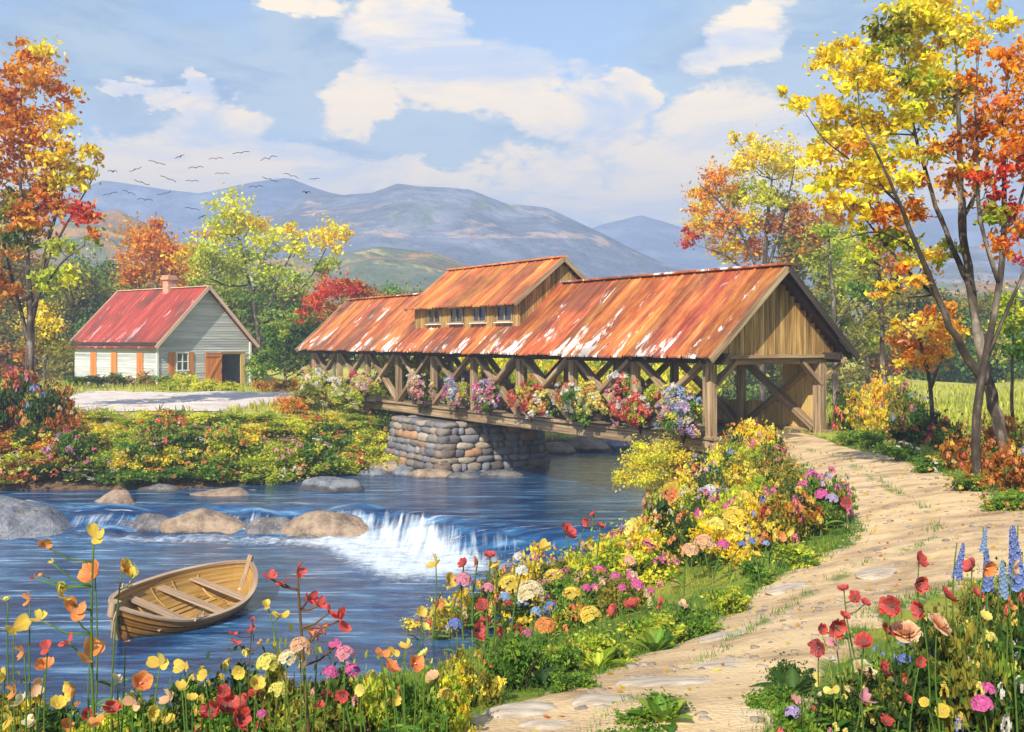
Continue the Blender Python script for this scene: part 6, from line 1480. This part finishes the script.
    for (x, y, s_, k, c, d) in [(819, 648, 18, 'poppy', 'crimson', 'crimson poppy'), (864, 643, 19, 'poppy', 'red', 'red poppy'), (886, 632, 17, 'poppy', 'red', 'red poppy'), (892, 606, 22, 'poppy', 'red', 'red poppy'), (921, 609, 18, 'poppy', 'red', 'red poppy'), (946, 597, 20, 'poppy', 'red', 'red poppy'), (972, 568, 17, 'poppy', 'red', 'red poppy'), (976, 595, 14, 'poppy', 'red', 'red poppy'), (960, 662, 13, 'poppy', 'red', 'red poppy'), (920, 662, 11, 'poppy', 'red', 'red poppy'),
        (905, 634, 30, 'rose', 'peach', 'peach rose'), (937, 626, 28, 'rose', 'peach', 'peach rose'), (862, 673, 30, 'rose', 'cream', 'pale cream rose'), (836, 645, 18, 'petal', 'pink', 'pink broad-petalled flower'), (860, 698, 26, 'petal', 'pink', 'pink broad-petalled flower'), (830, 660, 12, 'petal', 'white', 'white broad-petalled flower'), (882, 670, 20, 'poppy', 'red', 'red poppy'), (888, 706, 24, 'poppy', 'red', 'red poppy'), (906, 717, 18, 'poppy', 'red', 'red poppy'), (906, 700, 12, 'poppy', 'red', 'red poppy'), (886, 722, 14, 'poppy', 'red', 'red poppy'),
        (985, 568, 18, 'trumpet', 'orange', 'orange trumpet flower'), (1009, 603, 16, 'petal', 'orange', 'orange broad-petalled flower'), (1013, 568, 18, 'petal', 'peach', 'peach broad-petalled flower'), (988, 640, 20, 'head', 'lemon', 'yellow flower head'), (975, 664, 18, 'head', 'lemon', 'yellow flower head'), (977, 650, 14, 'head', 'yellow', 'yellow flower head'), (1010, 667, 22, 'head', 'lemon', 'yellow flower head'), (985, 618, 14, 'buttercup', 'lemon', 'yellow buttercup'), (925, 703, 12, 'buttercup', 'yellow', 'yellow buttercup'), (942, 712, 17, 'buttercup', 'yellow', 'yellow buttercup'), (927, 718, 11, 'buttercup', 'yellow', 'yellow buttercup'), (932, 698, 10, 'buttercup', 'yellow', 'yellow buttercup'),
        (966, 697, 28, 'head', 'magenta', 'magenta flower head'), (982, 706, 24, 'head', 'magenta', 'magenta flower head'), (987, 690, 17, 'head', 'magenta', 'magenta flower head'), (1001, 708, 15, 'head', 'magenta', 'magenta flower head'), (952, 720, 15, 'head', 'pink', 'pink flower head'), (969, 720, 12, 'head', 'magenta', 'magenta flower head'), (905, 660, 14, 'head', 'blue', 'blue flower head'), (899, 681, 15, 'head', 'blue', 'blue flower head'), (919, 670, 12, 'head', 'skyblue', 'pale blue flower head'),
        (975, 637, 11, 'daisy', 'white', 'white daisy'), (1015, 643, 12, 'daisy', 'white', 'white daisy'), (1008, 652, 11, 'daisy', 'white', 'white daisy'), (1020, 656, 16, 'daisy', 'white', 'white daisy'), (818, 681, 16, 'petal', 'lemon', 'yellow broad-petalled flower'), (832, 690, 17, 'petal', 'lemon', 'yellow broad-petalled flower'), (793, 714, 18, 'head', 'lilac', 'lilac flower head'), (797, 727, 16, 'poppy', 'red', 'red poppy'), (815, 728, 16, 'poppy', 'red', 'red poppy'), (795, 700, 12, 'petal', 'pink', 'pink broad-petalled flower'), (1018, 695, 11, 'buttercup', 'lemon', 'yellow buttercup')]:
        st({'poppy': 'poppy', 'buttercup': 'buttercup', 'head': 'phlox', 'trumpet': 'trumpet_flower', 'rose': 'rose', 'daisy': 'daisy'}.get(k, 'wild_flower'), R3, k, c, [(x, y, s_)], random.uniform(5.0, 5.6), None, d)
    for (x, y, s_, c, d) in [(957, 542, 36, 'blue', 'blue delphinium spire'), (983, 526, 26, 'skyblue', 'pale blue delphinium spire'), (988, 548, 42, 'blue', 'blue delphinium spire'), (1018, 524, 62, 'blue', 'blue delphinium spire'), (1004, 560, 36, 'skyblue', 'pale blue delphinium spire')]:
        st('delphinium', R3, 'spike', c, [(x, y, s_)], 5.9, x+random.uniform(-6, 10), d)
    # near bank mass
    for (x, y, s_, k, c, d) in [(482, 606, 13, 'poppy', 'red', 'red poppy'), (476, 633, 19, 'poppy', 'red', 'red poppy'), (497, 632, 14, 'poppy', 'red', 'red poppy'), (515, 631, 15, 'poppy', 'red', 'red poppy'), (510, 606, 11, 'poppy', 'red', 'red poppy'), (464, 564, 12, 'poppy', 'red', 'red poppy'), (490, 557, 13, 'poppy', 'red', 'red poppy'), (485, 622, 12, 'poppy', 'red', 'red poppy'), (478, 561, 13, 'buttercup', 'orange', 'orange buttercup'), (442, 604, 12, 'buttercup', 'orange', 'orange buttercup'),
        (463, 582, 20, 'head', 'pink', 'pink flower head'), (488, 589, 14, 'head', 'pink', 'pink flower head'), (497, 568, 15, 'buttercup', 'yellow', 'yellow buttercup'), (448, 581, 18, 'buttercup', 'yellow', 'yellow buttercup'), (436, 566, 20, 'petal', 'yellow', 'yellow broad-petalled flower'), (421, 612, 13, 'buttercup', 'yellow', 'yellow buttercup'), (424, 628, 11, 'buttercup', 'lemon', 'pale yellow buttercup'), (540, 549, 24, 'petal', 'yellow', 'yellow broad-petalled flower'), (585, 543, 18, 'petal', 'yellow', 'yellow broad-petalled flower'), (614, 549, 25, 'trumpet', 'yellow', 'yellow trumpet flower'), (638, 533, 26, 'trumpet', 'lemon', 'pale yellow trumpet flower'), (672, 497, 28, 'trumpet', 'yellow', 'yellow trumpet flower'),
        (566, 534, 21, 'poppy', 'red', 'red poppy'), (587, 522, 9, 'poppy', 'red', 'red poppy'), (594, 515, 8, 'poppy', 'red', 'red poppy'), (600, 527, 10, 'poppy', 'red', 'red poppy'), (599, 574, 19, 'head', 'magenta', 'magenta flower head'), (616, 579, 15, 'head', 'magenta', 'magenta flower head'), (632, 577, 14, 'head', 'magenta', 'magenta flower head'), (637, 586, 15, 'head', 'magenta', 'magenta flower head'), (586, 589, 11, 'head', 'magenta', 'magenta flower head'), (595, 588, 10, 'head', 'magenta', 'magenta flower head'), (651, 592, 9, 'head', 'magenta', 'magenta flower head'), (622, 589, 11, 'head', 'magenta', 'magenta flower head'),
        (615, 611, 13, 'poppy', 'red', 'red poppy'), (633, 606, 16, 'poppy', 'red', 'red poppy'), (661, 605, 14, 'petal', 'red', 'red broad-petalled flower'), (686, 605, 14, 'petal', 'peach', 'peach broad-petalled flower'), (455, 626, 17, 'head', 'blue', 'blue flower head'), (536, 612, 12, 'head', 'skyblue', 'pale blue flower head'), (550, 608, 15, 'head', 'blue', 'blue flower head'), (527, 634, 11, 'head', 'magenta', 'magenta flower head'), (505, 598, 13, 'head', 'skyblue', 'pale blue flower head'), (522, 572, 15, 'head', 'white', 'white flower head'), (518, 558, 12, 'head', 'white', 'white flower head'),
        (530, 596, 34, 'head', 'cream', 'large cream flower head'), (555, 580, 26, 'head', 'yellow', 'yellow flower head'), (510, 585, 24, 'head', 'yellow', 'yellow flower head'), (572, 596, 22, 'head', 'yellow', 'yellow flower head'), (590, 618, 26, 'head', 'yellow', 'yellow flower head'), (545, 628, 24, 'head', 'orange', 'orange flower head'), (630, 562, 16, 'head', 'peach', 'peach flower head'), (648, 548, 18, 'buttercup', 'orange', 'orange buttercup'),
        (758, 504, 16, 'poppy', 'red', 'red poppy'), (762, 516, 18, 'poppy', 'red', 'red poppy'), (723, 546, 15, 'head', 'magenta', 'magenta flower head'), (700, 518, 16, 'head', 'magenta', 'magenta flower head'), (712, 510, 14, 'head', 'pink', 'pink flower head'), (735, 520, 30, 'head', 'yellow', 'yellow flower head'), (715, 530, 28, 'head', 'lemon', 'pale yellow flower head'), (745, 500, 22, 'head', 'yellow', 'yellow flower head'), (704, 545, 24, 'head', 'peach', 'peach flower head'), (690, 552, 20, 'head', 'peach', 'peach flower head'), (710, 492, 17, 'head', 'white', 'white flower head'),
        (742, 545, 9, 'head', 'blue', 'small blue flower head'), (752, 542, 9, 'head', 'blue', 'small blue flower head'), (766, 544, 8, 'head', 'skyblue', 'pale blue flower head'), (780, 538, 13, 'buttercup', 'orange', 'orange buttercup'), (788, 530, 12, 'buttercup', 'yellow', 'yellow buttercup'), (755, 556, 12, 'buttercup', 'yellow', 'yellow buttercup'), (739, 486, 14, 'buttercup', 'orange', 'orange buttercup'), (803, 488, 15, 'head', 'magenta', 'magenta flower head'), (812, 478, 17, 'head', 'magenta', 'magenta flower head'), (822, 496, 16, 'head', 'magenta', 'magenta flower head'), (832, 500, 14, 'head', 'lilac', 'lilac flower head'), (846, 503, 12, 'poppy', 'crimson', 'crimson poppy')]:
        p = None
        for dy in (26, 18, 34, 10, 44, 60):
            q = gp(x, y+dy)
            if q is not None and q.y < 34: p = q; break
        Y = p.y if p is not None else crest_pt(x).y
        Y = min(Y, 30); Y *= .95
        st({'poppy': 'poppy', 'buttercup': 'buttercup', 'head': 'phlox', 'trumpet': 'trumpet_flower'}.get(k, 'wild_flower'), R4, k, c, [(x, y, s_)], Y, None, d, leaves=2)
flowers()

# ---------------------------------------------------------------- grass
def grass():
    rg = np.random.default_rng(77); b = MB()
    def batch(n, x0, x1, y0, y1, hh, w, cone=True):
        Y = rg.uniform(y0, y1, n) if not cone else y0+(y1-y0)*rg.random(n)**1.3; X = rg.uniform(-.56, .56, n)*Y+0 if cone else rg.uniform(x0, x1, n)
        ok = ~inside(X, Y, POLY) & ~inside(X, Y, PATHS[0]) & ~inside(X, Y, PATHS[1])
        ok &= (fbm(X*.8, Y*.8, 2) > -.16); X = X[ok]; Y = Y[ok]; Z = H(X, Y); ok = Z > -2.4; X, Y, Z = X[ok], Y[ok], Z[ok]; n = len(X)
        h = hh*rg.uniform(.5, 1.4, n)*np.clip(Y/12, .6, 2.2)**.5; a = rg.uniform(0, 6.28, n); ww = w*rg.uniform(.6, 1.3, n)*np.clip(Y/10, .7, 4)
        dx, dy = np.cos(a), np.sin(a); le = rg.uniform(.1, .6, n)*h; la = rg.uniform(0, 6.28, n)
        P0 = np.stack([X-dx*ww, Y-dy*ww, Z-.02], 1); P1 = np.stack([X+dx*ww, Y+dy*ww, Z-.02], 1)
        mx, my = X+np.cos(la)*le*.35, Y+np.sin(la)*le*.35
        P2 = np.stack([mx+dx*ww*.6, my+dy*ww*.6, Z+h*.6], 1); P5 = np.stack([mx-dx*ww*.6, my-dy*ww*.6, Z+h*.6], 1)
        P3 = np.stack([X+np.cos(la)*le, Y+np.sin(la)*le, Z+h], 1)
        V = np.stack([P0, P1, P2, P3, P5], 1).reshape(-1, 3); q = np.arange(n)*5
        t = np.clip(fbm(X*.5, Y*.5, 3)*2+.4+.6*sstep(28, 45, Y), 0, 1)[:, None]; C = np.clip((np.array([.12, .24, .03])*(1-t)+np.array([.55, .54, .08])*t)*rg.uniform(.6, 1.3, (n, 1)), 0, .9)
        b.add(V, np.stack([q, q+1, q+2, q+3, q+4], 1), C)
    batch(26000, 0, 0, 4.2, 14, .075, .004); batch(26000, 0, 0, 10, 40, .12, .006); batch(26000, 0, 0, 40, 85, .22, .012)
    # ragged tufts creeping over the edges of the path
    pp = PATHS[0]; m = len(pp)//2; L_ = pp[:m]; R_ = pp[m:][::-1]
    n = 16000; k = (rg.random(n)**1.6*(m-1)).astype(int); k = m-1-k; wch = rg.random(n)
    off = np.where(wch < .45, np.abs(rg.normal(size=n))*.05, np.where(wch < .9, 1-np.abs(rg.normal(size=n))*.05, .42+rg.normal(size=n)*.02+.03*np.sin(k*.1)))
    X = L_[k, 0]*(1-off)+R_[k, 0]*off+rg.normal(size=n)*.02; Y = L_[k, 1]*(1-off)+R_[k, 1]*off+rg.normal(size=n)*.05
    keep = (vnoise(X*1.3+4, Y*1.3) > .38); X, Y = X[keep], Y[keep]; n = len(X); Z = H(X, Y)+.02
    h = .06*rg.uniform(.4, 1.5, n)*np.clip(Y/8, .7, 2.5)**.5; a = rg.uniform(0, 6.28, n); ww = .0035*np.clip(Y/6, .8, 4); dx, dy = np.cos(a)*ww, np.sin(a)*ww; la = rg.uniform(0, 6.28, n)
    V = np.stack([np.stack([X-dx, Y-dy, Z-.02], 1), np.stack([X+dx, Y+dy, Z-.02], 1), np.stack([X+np.cos(la)*h*.5, Y+np.sin(la)*h*.5, Z+h], 1)], 1).reshape(-1, 3)
    b.add(V, np.arange(n*3).reshape(n, 3), np.clip(np.array([.14, .26, .03])*rg.uniform(.6, 1.6, (n, 1)), 0, .9))
    b.obj('grass', M['foliage'], kind='stuff', label='short green grass covering the banks and meadow')
grass()

def broad_leaves():
    rg = np.random.default_rng(15)
    for (x, y, r, tone, lab) in [(598, 672, 34, 'ygreen', 'lime broad-leaved plant at the grassy edge left of the path'), (655, 655, 34, 'green', 'green broad-leaved plant beside the path above the flat stones'), (700, 636, 30, 'ygreen', 'lime broad-leaved plant furthest up the grassy edge of the path'),
                            (662, 732, 40, 'green', 'striped green broad-leaved plant in the middle of the bottom edge'), (792, 700, 34, 'dark', 'dark green broad-leaved plant on the right side of the lower path'), (545, 690, 30, 'dark', 'dark broad-leaved plant under the lip of the near bank'),
                            (440, 735, 44, 'ygreen', 'lime broad-leaved plant at the bottom edge left of the path'), (380, 745, 44, 'green', 'tall green broad-leaved plant at the bottom edge before the river'), (858, 712, 34, 'green', 'green broad-leaved plant under the pale cream rose'), (150, 752, 44, 'green', 'green broad-leaved plant at the bottom edge under the boat'), (955, 742, 40, 'dark', 'dark broad-leaved plant at the bottom edge of the right bed')]:
        p = gp(x, min(y, 780)) or G(x, 5.2); root = empty('broad_leaved_plant', p, label=lab, category='plant'); R_ = r/F*p.y
        for k in range(14):
            a = k*2.4+rg.uniform(-.4, .4); el = .45+.75*(k/14); L = R_*rg.uniform(1.0, 1.6)*(1-.25*k/14); W_ = L*.17; b = MB(); nu, nv = 9, 7; P = np.zeros((nu, nv, 3)); C = []
            base = pick(tone, 1, rg)[0]
            for i in range(nu):
                u = i/(nu-1); w = W_*math.sin(math.pi*min(.04+u*.955, 1))**.9; hh = L*(math.sin(el)*u*1.05-.45*u*u*math.cos(el)); ro = L*math.cos(el)*u
                for j in range(nv):
                    v = -1+2*j/(nv-1); q = v*w; z = hh+abs(v)*w*.35+.012*L*math.cos(v*14)
                    P[i, j] = (ro*math.cos(a)-q*math.sin(a), ro*math.sin(a)+q*math.cos(a), z)
            for i in range(nu-1):
                for j in range(nv-1): C.append(base*(1.25 if j in (2, 3) else .9)*rg.uniform(.9, 1.1))
            b.grid(P, np.clip(np.array(C), 0, .9)); b.obj('leaf', M['foliage'], root, smooth=True)
broad_leaves()
def litter():
    rg = np.random.default_rng(5); n = 2600; Y = 4.5+rg.random(n)**1.3*26; X = rg.uniform(-.1, .56, n)*Y
    ok = ~inside(X, Y, POLY) & (rg.random(n) < .25+.75*sstep(1, 7, X)); X, Y = X[ok], Y[ok]; P = np.stack([X, Y, H(X, Y)+.045], 1); n = len(P); b = MB()
    a = rg.uniform(0, 6.28, n); L = rg.uniform(.012, .03, n)*(1+Y*.04); d = np.stack([np.cos(a), np.sin(a), rg.normal(size=n)*.25], 1); s_ = np.stack([-np.sin(a), np.cos(a), rg.normal(size=n)*.25], 1)
    V = np.stack([P-d*L[:, None], P+s_*L[:, None]*.6, P+d*L[:, None], P-s_*L[:, None]*.6], 1).reshape(-1, 3)
    b.add(V, np.arange(n*4).reshape(n, 4), np.where(rg.random((n, 1)) < .6, pick('orange', n, rg), pick('gold', n, rg))*.8)
    b.obj('fallen_leaves', M['foliage'], kind='stuff', label='small orange and yellow leaves fallen on the path and grass')
litter()

# ---------------------------------------------------------------- labels of the repeats: counted from the left within what looks alike
def ordinal(n):
    a = ['', 'first', 'second', 'third', 'fourth', 'fifth', 'sixth', 'seventh', 'eighth', 'ninth', 'tenth', 'eleventh', 'twelfth', 'thirteenth', 'fourteenth', 'fifteenth', 'sixteenth', 'seventeenth', 'eighteenth', 'nineteenth']
    tens = ['', '', 'twenty', 'thirty', 'forty', 'fifty', 'sixty']
    if n < 20: return a[n]
    if n % 10 == 0: return tens[n//10][:-1]+'ieth'
    return tens[n//10]+'-'+a[n % 10]
from collections import defaultdict
_g = defaultdict(list)
for o, px, desc, region in LABELS: _g[(desc, region)].append((px, o))
for (desc, region), l in _g.items():
    l.sort(key=lambda t: t[0])
    for i, (px, o) in enumerate(l):
        o['label'] = f'{ordinal(i+1)} {desc} from the left {region}' if len(l) > 1 else f'the only {desc} {region}'
